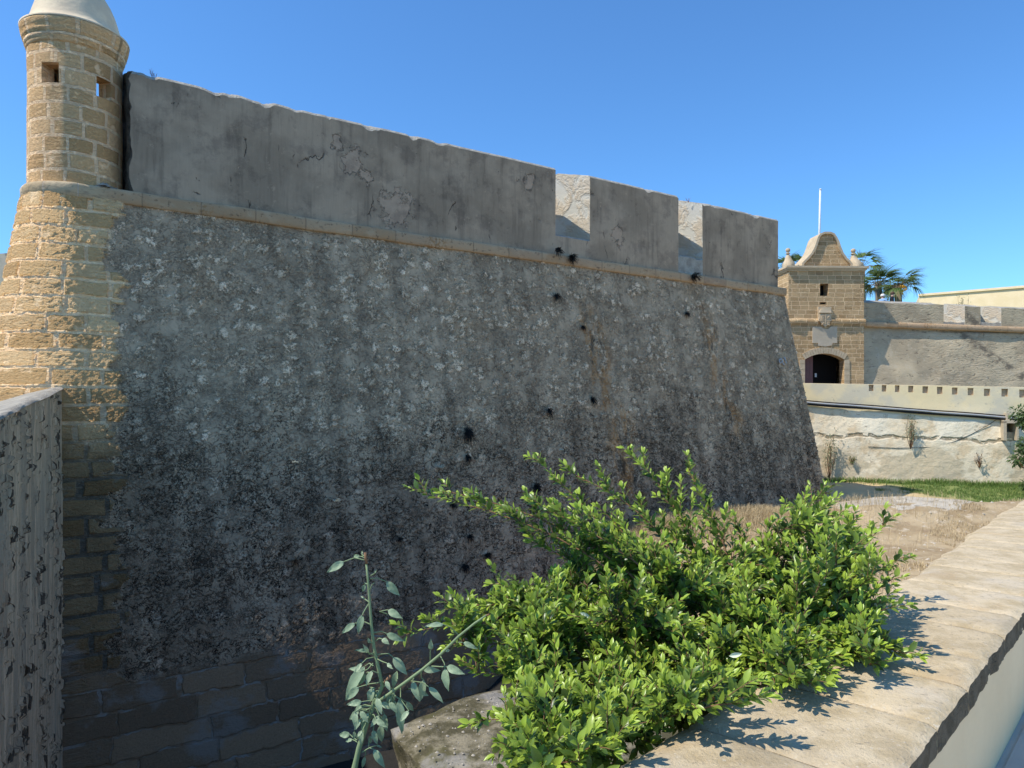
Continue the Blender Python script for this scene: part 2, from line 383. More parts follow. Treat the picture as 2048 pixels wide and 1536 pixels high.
PATCHES = [(5.9, 4.25, .34), (4.9, 5.15, .22), (5.2, 4.85, .15), (4.6, 5.45, .12), (12.3, 4.55, .2), (9.4, 5.45, .16)]
def m_plaster():
    n = N('grey weathered render'); P = n.uv(); u, v, _ = n.sep(P)
    st = n.noise(n.scl(P, (5.5, .55, 1)), 1.0, 5.0, .62)           # vertical rain streaks
    st2 = n.noise(n.scl(P, (26, 1.5, 1)), 1.0, 3.0, .6)
    cl = n.noise(P, .8, 5.0, .6)
    c = n.mix((.27, .25, .215), (.38, .352, .305), n.step(cl, .38, .62))
    c = n.mix(c, (.145, .135, .12), n.step(st, .50, .70)*.5)
    c = n.gain(c, st2*.24+.88)
    c = n.mix(c, (.35, .335, .30), n.step(n.noise(P, 3.0, 5.0, .7, off=5), .60, .72)*.55)
    # lost render: pale mortar patches with a torn edge
    pa = n.noise(n.scl(P, (1.0, .8, 1)), 2.4, 6.0, .62, .5, off=41)
    pm = 0.0
    for (s_, z_, r_) in PATCHES:
        dd = n.vmath('LENGTH', n.vmath('SUBTRACT', n.comb(u, v*.8), (s_, z_*.8, 0)))
        dd = X(n, dd.k.node.outputs['Value']); g_ = n.step(r_ - dd + (n.noise(P, 4.5, 6.0, .72, off=int(s_*7))-.5)*r_*4.2, -.01, .02); pm = g_ if pm == 0.0 else n.math('MAXIMUM', pm, g_)
    patch = n.math('MAXIMUM', n.step(pa, .69, .70), pm)
    c = n.mix(c, n.mix((.46, .42, .37), (.33, .29, .25), n.noise(P, 9.0, 4.0)), patch)
    rim = n.step(n.math('ABSOLUTE', pa-.688), .005, .002)*.6
    cn = n.vor(n.warp(n.scl(P, (1.2, .5, 1)), 3.0, .5, 4.0), .9, 'DISTANCE_TO_EDGE')
    crk = n.step(cn, .012, .003)*n.step(n.noise(P, 1.3, 2.0, off=77), .60, .66)
    spk = n.step(n.noise(n.scl(P, (1.0, .6, 1)), 9.0, 4.0, .6, 1.0, off=12), .70, .73)
    dk = n.math('MAXIMUM', n.math('MAXIMUM', rim*.2, crk), spk*.8)
    c = n.mix(c, (.045, .042, .04), dk*.85)
    c = n.mix(c, n.vmath('MULTIPLY', c, (.55, .55, .58)), n.step(n.noise(P, 1.5, 6.0, .72, off=101), .50, .64)*.6)
    c = n.mix(c, (.46, .42, .36), n.step(n.noise(P, 6.0, 6.0, .75, off=103), .60, .68)*.5)
    c = n.vmath('MULTIPLY', c, (1.27, 1.0, .76))
    h = st2*.002 + n.noise(P, 22, 5.0, .6)*.006 + cl*.03 - patch*.035 - crk*.015 - spk*.012 + n.noise(P, 90, 2.0)*.0015
    return n.done(c, h, .9, bump=1.0, dist=1.0)

def m_whitewash():
    n = N('worn whitewash over soft stone'); P = n.uv()
    big = n.step(n.noise(P, 1.6, 5.0, .6, .4), .44, .56)
    rough = n.mix((.50, .41, .29), (.60, .50, .37), n.noise(P, 8.0, 5.0, .7))
    wh = n.mix((.60, .565, .47), (.48, .45, .38), n.noise(P, 4.0, 5.0, .6))
    c = n.mix(rough, wh, big)
    h = n.mixf(n.noise(n.scl(P, (5, 10, 1)), 1.0, 5.0, .65, 1.0)*.05, n.noise(P, 14, 4.0)*.008, big)
    return n.done(c, h, .9, bump=1.0, dist=1.0)

def m_cordon():
    n = N('pale cordon stone'); P = n.uv(); u, v, _ = n.sep(P)
    j, r = n.brick(n.comb(u, v*0.0+.2), .95, 1.0, .012, .0, .4); rr = n.sep(r)[0]
    c = n.ramp(rr, [(0, (.36, .29, .215)), (.5, (.43, .36, .28)), (1, (.335, .275, .225))])
    c = n.mix(c, (.45, .40, .33), n.step(n.noise(P, 3.0, 4.0), .5, .65)*.6)
    c = n.mix(c, (.10, .085, .07), n.step(n.noise(n.scl(P, (3, 3.2, 1)), 3.0, 6.0, .7), .55, .66)*.7)
    c = n.mix(c, (.28, .17, .07), n.step(n.noise(n.scl(P, (1, 1, 1)), 1.1, 3.0, off=6), .56, .70)*n.step(n.noise(P, 16.0, 4.0), .45, .6)*.6)
    c = n.mix(c, (.12, .10, .085), j*.45)
    jo, ro = n.brick(n.comb(u, v*0.0+.2), .62, 1.0, .014, .0, .4)
    oc = n.mix(n.mix((.50, .36, .20), (.64, .50, .32), n.sep(ro)[0]), (.62, .50, .36), jo); oc = n.mix(oc, (.30, .22, .14), n.step(n.noise(n.scl(P, (6, 16, 1)), 1.0, 5.0, .65), .52, .34)*.7)
    c = n.vmath('MULTIPLY', c, (1.22, .98, .72))
    c = n.mix(c, oc, n.step(u, .6, .2))
    return n.done(c, n.noise(P, 12, 5.0, .65)*.016 - j*.008, .9, bump=1.0, dist=1.0)

def m_dome():
    n = N('cream dome render'); P = n.obj()
    c = n.mix((.82, .65, .43), (.70, .55, .37), n.step(n.noise(P, 1.6, 5.0, .6), .42, .62))
    c = n.mix(c, (.33, .28, .22), n.step(n.noise(P, 4.0, 5.0, .65, off=3), .58, .7)*.5)
    return n.done(c, n.noise(P, 9, 5.0)*.012, .85, bump=1.0, dist=1.0)

def m_tower(name='brown coursed masonry', a=(.36, .275, .175), b=(.50, .40, .27)):
    n = N(name); P = n.uv(); j, r, ero, pit = ashlar_nodes(n, P, .40, .195, .013, .04)
    c = n.mix(a, b, r); c = n.mix(c, (.19, .15, .10), n.step(ero, .46, .32)*.85)
    c = n.mix(c, (.74, .64, .48), n.step(j, .35, .8))
    c = n.gain(c, n.noise(P, 1.3, 3.0)*.4+.8)
    c = n.vmath('MULTIPLY', c, (1.48, 1.26, .98))
    h = j.inv()*.012 + n.step(ero, .36, .62)*.035 + n.noise(P, 30)*.006
    return n.done(c, h, .92, bump=1.0, dist=1.0)

def m_stone(name, a, b, sc_=3.0, bump=.01, dark=None, coord='uv', rough=.9):
    n = N(name); P = n.uv() if coord == 'uv' else n.obj()
    c = n.mix(a, b, n.step(n.noise(P, sc_, 6.0, .65), .36, .64))
    if dark: c = n.mix(c, dark, n.step(n.noise(P, sc_*2.3, 5.0, .7, off=6), .56, .68)*.7)
    return n.done(c, n.noise(P, sc_*6, 5.0, .65)*bump*2 + n.noise(P, sc_*30, 3.0)*bump*.4, rough, bump=1.0, dist=1.0)

def m_curtain():
    n = N('grey curtain wall render'); P = n.uv(); u, v, _ = n.sep(P)
    rub = n.noise(n.scl(P, (3.2, 8.5, 1)), 1.0, 5.0, .62, 1.2)
    big = n.noise(P, .5, 4.0)
    c = n.mix((.30, .275, .225), (.40, .37, .30), n.step(big, .4, .6))
    c = n.mix(c, (.42, .39, .33), n.step(rub, .56, .66)*.6)
    c = n.mix(c, (.10, .09, .078), n.step(rub, .42, .34)*.7)
    c = n.mix(c, (.42, .41, .37), n.step(n.noise(P, 3.4, 4.0, off=9), .58, .66)*.4)
    dg = n.math('ABSOLUTE', (u-6.3) + (v-2.2)*1.35); 
    c = n.mix(c, (.09, .085, .08), n.step(dg, .45, .1)*n.step(n.noise(P, 3.0, 5.0), .4, .56)*n.step(u, 4.4, 5.0)*.8)
    amp = n.step(u + (big-.5)*3, 2.0, 4.5)*.75+.25
    c = n.vmath('MULTIPLY', c, (1.32, 1.14, .90))
    return n.done(c, rub*.055*amp + n.noise(P, 30, 4.0)*.006, .92, bump=1.0, dist=1.0)

def m_cream():
    n = N('flaking limewashed moat wall'); P = n.uv(); u, v, _ = n.sep(P); v = v + .76
    blot = n.noise(P, 1.1, 5.0, .62)
    up = n.mix((.74, .68, .53), (.62, .60, .53), n.step(blot, .44, .6))
    up = n.mix(up, (.80, .70, .48), n.step(n.noise(P, .45, 4.0, off=7), .48, .6)*.8)
    lo = n.mix((.84, .77, .66), (.70, .59, .45), n.step(n.noise(P, 1.6, 6.0, .66, off=3), .46, .62))
    lo = n.mix(lo, (.90, .87, .80), n.step(n.noise(P, .5, 4.0, off=17), .46, .56)*n.step(v, -1.6, -.9)*.8)
    lo = n.mix(lo, (.34, .27, .20), n.step(n.noise(n.scl(P, (1, 1.5, 1)), 3.4, 5.0, .62, off=23), .62, .70)*.75)
    flat = n.step(n.noise(n.scl(P, (.6, 1, 1)), .8, 4.0, off=44), .50, .54)*n.step(v, -1.3, -1.7)
    lo = n.mix(lo, (.60, .53, .42), flat*.85)
    band = n.step(n.math('ABSOLUTE', v + 1.25 + (n.noise(n.comb(u, 0.0), .8, 3.0)-.5)*.7), .10, .03)*n.step(n.noise(P, 4.0, 4.0), .38, .52)
    lo = n.mix(lo, (.20, .155, .10), band*.7)
    sp = n.step(v + (u-0.0)*.058, -.10, -.16)
    c = n.mix(up, lo, sp)
    c = n.mix(c, (.30, .29, .27), n.step(n.noise(P, 5.0, 6.0, .7, off=31), .60, .68)*.4)
    c = n.vmath('MULTIPLY', c, (1.06, .97, .80))
    h = n.noise(P, 3.2, 6.0, .65)*.05*(sp*.8+.2) + n.noise(P, 25, 3.0)*.004 - band*.04
    return n.done(c, h, .9, bump=1.0, dist=1.0)

def m_flank():
    """face of the cross wall on the left: render worn into upright furrows"""
    n = N('furrowed grey render'); P = n.uv()
    Q = n.scl(P, (2.2, .20, 1))
    f = n.noise(Q, 5.0, 6.0, .68, .5); f2 = n.noise(n.scl(P, (1, .085, 1)), 34.0, 4.0, .55, .1, off=5)
    c = n.mix((.36, .32, .26), (.50, .45, .37), n.step(f, .40, .62))
    c = n.mix(c, (.30, .285, .25), n.step(n.noise(Q, 1.6, 4.0, off=8), .50, .58)*.8)
    cut = n.step(f2, .41, .38)*n.step(n.noise(n.scl(P, (1, .6, 1)), 2.2, 4.0, .65, off=9), .44, .56)
    c = n.mix(c, (.05, .045, .04), cut*.9)
    c = n.mix(c, (.36, .26, .20), n.step(n.noise(Q, 2.2, 4.0, off=19), .60, .70)*.5)
    c = n.vmath('MULTIPLY', c, (1.62, 1.26, .92))
    h = f*.05 - cut*.07 + n.noise(P, 30, 4.0)*.012
    return n.done(c, h, .93, disp=True)

def m_coping():
    n = N('worn sandstone coping'); P = n.obj(); 
    t = n.attr('tint')
    g = n.noise(n.scl(P, (1, 1, 3)), 7.0, 6.0, .68)
    c = n.mix((.49, .375, .215), (.65, .515, .325), n.step(g, .36, .62))
    c = n.mix(c, (.60, .51, .38), n.step(n.noise(P, 2.0, 5.0, .6, off=4), .52, .68)*.6)
    c = n.mix(c, (.46, .33, .18), n.step(n.noise(P, 3.0, 5.0, .6, off=14), .56, .70)*.55)
    c = n.mix(c, (.26, .21, .15), n.step(n.noise(P, 34.0, 5.0, .75), .56, .66)*.65)
    c = n.mix(c, (.70, .63, .50), n.step(n.noise(P, 48.0, 4.0, .7, off=5), .60, .68)*.5)
    c = n.mix(c, (.33, .27, .19), n.step(n.noise(P, 1.1, 5.0, .7, off=44), .56, .70)*.35)
    c = n.gain(c, t*.12+.92)
    return n.done(c, g*.014 + n.noise(P, 60, 5.0, .75)*.007 + n.noise(P, 200, 3.0)*.0016, .88, bump=1.0, dist=1.0)

def m_ground():
    n = N('dry earth and scrub'); P = n.pos(); x, y, z = n.sep(P)
    a = n.noise(P, .9, 6.0, .65); b = n.noise(P, 4.0, 6.0, .7, off=4)
    c = n.mix((.34, .245, .135), (.47, .36, .215), n.step(a, .38, .62))
    c = n.mix(c, (.66, .56, .42), n.step(b, .54, .66)*.6)
    c = n.mix(c, (.27, .19, .12), n.step(b, .44, .34)*.6)
    sand = n.step(y + (a-.5)*1.5, 20.2, 21.2)
    c = n.mix(c, n.mix((.58, .41, .19), (.66, .50, .27), b), sand*.85)
    grn = n.step(x*1.0 + (y-24)*.25 + (a-.5)*3.4, 14.0, 15.2)*n.step(y + (b-.5)*1.0, 18.9, 19.6)
    c = n.mix(c, n.mix((.10, .17, .035), (.19, .25, .06), b), grn*.85)
    pit_shade = n.step(z + (a-.5)*.8, -4.1, -4.9)  # moist soil at the pit floor, its shade painted in as near-black
    c = n.mix(c, n.mix((.018, .017, .015), (.04, .036, .03), b), pit_shade)
    return n.done(c, a*.06+b*.04+n.noise(P, 26, 4.0)*.012, .95, bump=1.0, dist=1.0)

def m_slab():
    n = N('mossy rubble concrete'); P = n.pos()
    a = n.noise(P, 2.2, 6.0, .66); b = n.noise(P, 9.0, 5.0, .7, off=4)
    c = n.mix((.085, .075, .04), (.27, .235, .16), n.step(a, .42, .60))
    c = n.mix(c, (.13, .125, .04), n.step(n.noise(P, 1.5, 4.0, off=8), .54, .66)*.5)
    st = n.step(n.vor(n.warp(P, 9, .06), 16.0), .22, .14)*n.step(n.noise(P, 3.0, 3.0, off=2), .42, .56)
    c = n.mix(c, n.mix((.34, .31, .26), (.48, .44, .38), b), st*.9)
    c = n.mix(c, (.35, .33, .31), n.step(n.noise(P, .8, 5.0, off=12), .56, .62)*.55)
    return n.done(c, a*.08+st*.03+b*.03, .95, bump=1.0, dist=1.0)

def m_leaf(name, old, young, back=(.30, .38, .14), rough=.34, trans=.30):
    n = N(name); t = n.attr('tint')
    c = n.ramp(t, [(0.0, old), (.55, tuple((a+b)/2 for a, b in zip(old, young))), (1.0, young)])
    c = n.gain(c, n.noise(n.pos(), 30, 2.0)*.35+.82)
    n.put(n.p.inputs['Base Color'], c); n.p.inputs['Roughness'].default_value = rough
    n.p.inputs['Specular IOR Level'].default_value = .45
    tr = n.node('ShaderNodeBsdfTranslucent'); 
    hs = n.node('ShaderNodeMix', data_type='RGBA'); hs.inputs[0].default_value = .5; n.put(hs.inputs[6], c); hs.inputs[7].default_value = (*back, 1)
    n.t.links.new(hs.outputs[2], tr.inputs[0])
    mx = n.node('ShaderNodeMixShader'); mx.inputs[0].default_value = trans
    n.t.links.new(n.p.outputs[0], mx.inputs[1]); n.t.links.new(tr.outputs[0], mx.inputs[2]); n.t.links.new(mx.outputs[0], n.out.inputs[0])
    return n.mat

def flat(name, col, rough=.7, metal=0.0):
    n = N(name); P = n.obj()
    c = n.gain(n.mix(col, col, 0.0), n.noise(P, 6.0, 4.0)*.3+.85)
    n.p.inputs['Metallic'].default_value = metal
    return n.done(c, n.noise(P, 40)*.002, rough, bump=.5, dist=1.0)

M = dict(
    ochre=m_ochre(), drum=m_ochre('sun-brightened ashlar', (1.66, 1.34, 1.00)), scarp=m_scarp(), plaster=m_plaster(), white=m_whitewash(), cordon=m_cordon(), dome=m_dome(), tower=m_tower(),  # drum stone raised in colour to stand in for sunlight
    curtain=m_curtain(), cream=m_cream(), flank=m_flank(), coping=m_coping(), ground=m_ground(), slab=m_slab(),
    rough_end=m_stone('broken rubble core', (.16, .12, .085), (.30, .235, .165), 4.0, .05, (.05, .04, .03)),
    top=m_stone('weathered lime top', (.50, .45, .36), (.34, .30, .24), 4.0, .02),
    pink=m_stone('pinkish torus mortar', (.55, .42, .30), (.45, .34, .24), 5.0, .015, (.2, .15, .1)),
    trim=m_stone('dressed tan trim', (.62, .48, .31), (.50, .385, .245), 4.0, .006),
    plaque=m_stone('smooth grey plaque', (.56, .46, .33), (.48, .40, .285), 3.0, .003),
    yellow=m_stone('yellow building render', (.86, .68, .42), (.80, .62, .36), 1.2, .004),
    greyb=m_stone('grey far render', (.38, .33, .24), (.50, .44, .33), .8, .006, (.2, .18, .15)),
    dark=flat('dark interior', (.012, .010, .010), .9), door=flat('dark wooden door', (.16, .08, .075), .6),
    band=m_stone('damp dark stone edge', (.19, .145, .085), (.30, .235, .15), 9.0, .02, (.09, .07, .045)),  # band: coping side's shade put into a darker stone colour
    pale=m_stone('pale painted render', (.93, .70, .42), (.88, .65, .38), 1.5, .003),
    paver=m_stone('grey paving', (.56, .50, .42), (.48, .43, .36), 2.0, .002),
    rock=m_stone('pale limestone rock', (.60, .53, .42), (.46, .39, .29), 1.6, .03, (.13, .10, .07), 'obj'),
    counter=m_stone('counterscarp masonry', (.20, .165, .12), (.30, .25, .185), 3.0, .02, (.08, .065, .05)),
    pole=flat('white painted metal', (.75, .76, .78), .4), black=flat('black rubber pipe', (.02, .02, .022), .5),
    steel=flat('grey galvanised pipe', (.42, .42, .42), .45, .3),
    bark=flat('reddish twig bark', (.23, .125, .065), .85), gstem=flat('pale green stem', (.23, .29, .14), .7),
    palmtrunk=flat('palm trunk', (.20, .15, .10), .9), fruit=flat('orange palm fruit', (.62, .33, .05), .7),
    ficus=m_leaf('glossy green leaf', (.020, .066, .012), (.40, .52, .06)),
    tob=m_leaf('blue green waxy leaf', (.26, .34, .19), (.40, .48, .28), (.32, .42, .18), .5, .2),
    palm=m_leaf('palm leaf', (.035, .075, .02), (.20, .27, .07), rough=.45),
    shrub=m_leaf('dull green shrub leaf', (.035, .065, .02), (.11, .17, .045), rough=.55),
    greygreen=m_leaf('grey green wall plant', (.10, .13, .075), (.24, .28, .16), rough=.6),
    dryweed=flat('dark withered weed', (.022, .019, .015), .95), redtwig=flat('reddish dry twig', (.30, .12, .09), .9),
    palew=flat('pale dry flower head', (.55, .52, .38), .9),
    skin=flat('skin', (.55, .33, .24), .6), hairw=flat('white hair', (.75, .72, .68), .8), hairb=flat('brown hair', (.09, .05, .03), .7),
    blue=flat('light blue cloth', (.25, .42, .68), .9), blk=flat('black cloth', (.02, .02, .025), .9), jeans=flat('dark trousers', (.04, .05, .08), .9),
    graf=flat('faded white paint', (.42, .41, .40), .9), bud=flat('cream leaf bud', (.78, .80, .55), .5),
)
def m_dry():
    n = N('dry straw'); t = n.attr('tint'); return n.done(n.mix((.38, .28, .145), (.64, .51, .30), t), None, .9)
M['dry'] = m_dry()
M['grass'] = m_leaf('short green grass', (.07, .13, .02), (.20, .30, .06), rough=.6, trans=.2)


# ------------------------------------------------------------------ fort geometry
TD = R(33.7); d2 = np.array([math.cos(TD), math.sin(TD)]); n2 = np.array([math.sin(TD), -math.cos(TD)])   # along the main face; outward
CT = np.array([-7.8, 12.7])                     # centre of the sentry turret = centre of the rounded salient
def main_pt(s, off, z): q = CT + n2*off + d2*s; return np.array([q[0], q[1], z])
A_N = math.degrees(math.atan2(n2[1], n2[0])) % 360      # 303.7
A_L = 200.0                                     # direction of the left flank's outward normal
nL = np.array([math.cos(R(A_L)), math.sin(R(A_L))]); eL = np.array([math.cos(R(A_L-90)), math.sin(R(A_L-90))])
TB = TD+R(88); dR = np.array([math.cos(TB), math.sin(TB)]); nR = np.array([math.sin(TB), -math.cos(TB)])
BAT = 0.17; T30 = math.tan(R(30))

bastion = empty('fort_bastion', (0.9, 17.5, -6.4), 'large grey weathered stone bastion with a sloping face and two embrasures in its parapet', 'fortress')

def path_pt(u, off, L, bulge=0.0, arcR=0.0):
    """a point of the bastion outline. u<0 rounded salient and left flank, 0..L main face, >L return flank"""
    R0 = off + arcR
    arc = R(A_N-A_L)*0.95
    if u >= 0 and u <= L:
        q = CT + n2*off + d2*(u/L)*(L+off*T30)
    elif u > L:
        B = CT + n2*off + d2*(L+off*T30); q = B + dR*(u-L)
    elif u > -arc:
        t = -u/arc; ang = R(A_N) - t*R(A_N-A_L)
        q = CT + np.array([math.cos(ang), math.sin(ang)])*(off + bulge*math.sin(min(1, t*1.6)*math.pi/2)**1.0)
    else:
        q = CT + nL*(off+bulge) + eL*(-u-arc)
    return q

# the scarp: one dense sheet, displaced by its material
Z0, Z1 = -6.9, 3.60
us = np.concatenate([np.linspace(-9, -1.8, 30, endpoint=False), np.arange(-1.8, 19.0, .027), [19.0], np.linspace(19.05, 31, 90)])
zs = np.arange(Z0, Z1, .027)
P = np.zeros((len(zs), len(us), 3)); UV = np.zeros((len(zs), len(us), 2))
off = .72 + BAT*(3.55-zs)
zl = -3.55
off = off + .025*smooth(-zs, 3.40, 3.70)
un = vnoise(us*1.3, us*0, 3.0)*.06
for i, u in enumerate(us):
    if 0 <= u <= 19:
        B0 = CT + d2*0; q = CT[None]+n2[None]*off[:, None]+d2[None]*((u/19.0)*(19.0+off*T30))[:, None]
    elif u > 19: q = CT[None]+n2[None]*off[:, None]+d2[None]*(19.0+off*T30)[:, None]+dR[None]*(u-19)
    else: q = np.array([path_pt(u, o, 19.0, .05) for o in off])
    P[:, i, :2] = q; P[:, i, 2] = zs; UV[:, i, 0] = u; UV[:, i, 1] = zs
# broad hand-made unevenness
nn = fbm(UV[..., 0], UV[..., 1], 1.0, .8, 3)*.02
P[..., 0] += n2[0]*nn; P[..., 1] += n2[1]*nn
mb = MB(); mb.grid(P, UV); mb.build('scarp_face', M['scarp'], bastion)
del P, UV

# cordon: a moulded string course swept round salient, face and flank
mb = MB()
us = np.concatenate([np.linspace(-8, -1.8, 12, endpoint=False), np.linspace(-1.8, 0, 30, endpoint=False), np.linspace(0, 19.0, 380), np.linspace(19.02, 28, 20)])
prof = [(.68, 3.515), (.775, 3.52), (.79, 3.535), (.795, 3.60), (.795, 3.70), (.79, 3.745), (.775, 3.76), (.55, 3.79)]
P = np.zeros((len(prof), len(us), 3)); UV = np.zeros((len(prof), len(us), 2))
for i, u in enumerate(us):
    for k, (o, z) in enumerate(prof):
        bl = -.02 if u < -.3 else -.02*max(0, min(1, -u/.3))
        q = path_pt(u, o, 19.0, bl); jig = vnoise(u*2.2, z*3, 5.0)*.012 + vnoise(u*9, z*7, 5.0)*.006
        tor = 0.0
        if u < 0: tor = .045*math.sin((z-3.5)/.3*math.pi) if z < 3.8 else 0
        dirv = (q-CT)/np.linalg.norm(q-CT) if u < 0 else (n2 if u <= 19 else nR)
        P[k, i] = (q[0]+dirv[0]*(jig+tor), q[1]+dirv[1]*(jig+tor), z+vnoise(u*1.5, 0, 9.0)*.012); UV[k, i] = (u, z)
mb.grid(P, UV); mb.build('cordon', M['cordon'], bastion)

# parapet: three merlons and the low sills between them
def merlon(mb, s0, s1, zb, zt, thick, splay0, splay1, dips=(), slope=.28, m_front=0, m_cheek=1, m_top=2, rough_left=False):
    fo = .70
    nu = max(4, int((s1-s0)/.04)); nz = max(4, int((zt-zb)/.10)); nw = 12
    def topz(s, w):
        z = zt + min(w, 1.05)*slope - max(0, w-1.15)*.25
        e = fbm(s*1.6, w*1.6, 4.0, 1.0, 4)*.004 - max(0, fbm(s*3.2, w*3, 2.0, 1.0, 5)-.25)*.16 - .045*max(0, 1-w/.045)
        for (a, b, dp) in dips:
            if a < s < b and w < .5: e -= dp*math.sin((s-a)/(b-a)*math.pi)*(1-w/.5)*(0.6+.5*vnoise(s*9, w, 1.0))
        return float(z+e)
    def pt(s, w, t):                             # s along, w inward, t height fraction
        sa = s0 + splay0*w; sb = s1 - splay1*w
        ss = sa + (s-s0)/(s1-s0)*(sb-sa)
        z = zb + (topz(s, w)-zb)*t
        g = float(fbm(ss*.9, z*.9, w, 1.0, 3))*.02
        if rough_left: 
            k = max(0, 1-(s-s0)/.12); g += 0; ss += k*float(fbm(z*4, w*4, 3.0, 1.0, 4))*.09
        p = CT + n2*(fo-w+g) + d2*ss
        return (p[0], p[1], z)
    S = np.linspace(s0, s1, nu+1); T = np.linspace(0, 1, nz+1); W = np.concatenate([[0, .045], np.linspace(.12, thick, nw-1)])
    G = lambda f, a, b: np.array([[f(x, y) for x in a] for y in b])
    UVf = np.array([[(s, zb+(zt-zb)*t) for s in S] for t in T])
    mb.grid(G(lambda s, t: pt(s, 0, t), S, T), UVf, m_front)
    UVc = np.array([[(-w+s0*3, zb+(zt-zb)*t) for w in W[::-1]] for t in T])
    mb.grid(G(lambda w_, t: pt(s0, w_, t), W[::-1], T), UVc, 3 if rough_left else m_cheek)
    UVc = np.array([[(w+s1*3, zb+(zt-zb)*t) for w in W] for t in T])
    mb.grid(G(lambda w_, t: pt(s1, w_, t), W, T), UVc, m_cheek)
    UVt = np.array([[(s, w) for s in S] for w in W])
    mb.grid(G(lambda s, w_: pt(s, w_, 1), S, W), UVt, m_top)
    mb.grid(G(lambda s, t: pt(s, thick, t), S[::-1], T), UVf, m_cheek)
mats = [M['plaster'], M['white'], M['top'], M['rough_end']]
mb = MB(); merlon(mb, .806, 10.22, 3.72, 5.93, 1.45, -.06, -.12, dips=[(1.9, 2.55, .10), (2.6, 3.3, .08), (3.4, 4.4, .03), (6.7, 7.15, .07), (1.0, 1.25, .06)], rough_left=True)
tag(mb.build('merlon', mats, bastion, displace=None), 'long first merlon next to the turret')
mb = MB(); merlon(mb, 11.34, 14.61, 3.72, 5.95, 1.45, -.22, -.12); tag(mb.build('merlon', mats, bastion), 'middle merlon between the two embrasures')
mb = MB(); merlon(mb, 15.61, 19.15, 3.72, 5.93, 1.45, -.22, 0.0); tag(mb.build('merlon', mats, bastion), 'end merlon at the corner')
for s0, s1 in ((10.22, 11.34), (14.61, 15.61)):
    mb = MB(); merlon(mb, s0-.01, s1+.01, 3.72, 4.29, 1.45, -.2, -.2, slope=-.02, m_cheek=0, m_front=4 if s0 > 12 else 0, m_top=2)
    mb.build('embrasure_sill', mats+[M['top']], bastion)
mb = MB()                                       # parapet of the return flank and of the left flank
def seg(p0, dirv, nrm, L, z0, z1, th, m=0):
    a = np.array(p0); f = lambda x, w_, z: (a[0]+dirv[0]*x-nrm[0]*w_, a[1]+dirv[1]*x-nrm[1]*w_, z)
    n = max(2, int(L/.3))
    mb.quad(f(0, 0, z0), f(L, 0, z0), f(L, 0, z1), f(0, 0, z1), m, n, 8); mb.quad(f(0, 0, z1), f(L, 0, z1), f(L, th, z1), f(0, th, z1), 2, n, 4)
    mb.quad(f(0, th, z0), f(0, 0, z0), f(0, 0, z1), f(0, th, z1), m, 4, 8); mb.quad(f(L, 0, z0), f(L, th, z0), f(L, th, z1), f(L, 0, z1), m, 4, 8)
    mb.quad(f(L, th, z0), f(0, th, z0), f(0, th, z1), f(L, th, z1), 1, n, 6)
Bp = CT + n2*.70 + d2*19.15
seg(Bp + dR*1.2 - nR*.15, dR, nR, 8.0, 3.72, 5.5, .9)
mb.build('flank_parapet', mats, bastion)
mb = MB(); seg(CT + nL*.76 + eL*.25, eL, nL, 7.0, 3.7, 5.98, .4, 3); mb.build('flank_parapet', mats, bastion)
mb = MB()                                       # rampart behind the parapet
a, b, c_, d_ = CT - n2*.5 + d2*.6, CT - n2*.5 + d2*19, CT + d2*16 + dR*9.5 - n2*2, CT + eL*7.5 + d2*.4
mb.add([(*a, 3.75), (*b, 3.75), (*c_, 3.75), (*d_, 3.75)], [(0, 1, 2, 3)], [a, b, c_, d_]); mb.build('rampart_floor', M['top'], bastion)
# faded painted figures on the face
def mark(strokes):
    mb = MB()
    o_ = None
    for st in strokes:
        pts = []
        for (s, z) in st:
            of = .72 + BAT*(3.55-z) + .075; q = main_pt(s, of, z); pts.append(q)
        for p, q in zip(pts[:-1], pts[1:]):
            p = np.array(p); q = np.array(q); t = (q-p)/np.linalg.norm(q-p); side = np.cross(t, [n2[0], n2[1], 0])*.022
            th = np.array([n2[0], n2[1], 0])*.012
            mb.add([p-side, q-side, q+side, p+side, p-side-th, q-side-th, q+side-th, p+side-th], [(0, 1, 2, 3), (4, 5, 1, 0), (6, 7, 3, 2), (5, 6, 2, 1), (7, 4, 0, 3)])
    return mb
def s_at(px, z, extra=.075):
    of = .72 + BAT*(3.55-z) + extra; r = (px-1024)/FPX
    b = CT + n2*of; return (r*b[1]-b[0])/(d2[0]-r*d2[1])
zc = lambda y, D: (HZ-y)/FPX*D
def face_pt(px, y, extra=.075):                  # the (s, z) on the scarp seen at a place in the photograph
    z = 1.0
    for _ in range(12):
        s = s_at(px, z, extra); D = (CT+n2*(.72+BAT*(3.55-z)+extra)+d2*s)[1]; z = zc(y, D)
    return s, z
q = lambda x, y: face_pt(1500+x/12.8, 660+y/12.8)
mark([[q(885, 900), q(850, 850), q(838, 800), q(830, 770), q(790, 735), q(755, 770), q(762, 830), q(800, 845), q(838, 800)]]).build('painted_digit', M['graf'], bastion)
mark([[q(875, 700), q(900, 720), q(925, 800), q(945, 860)]]).build('painted_digit', M['graf'], bastion)

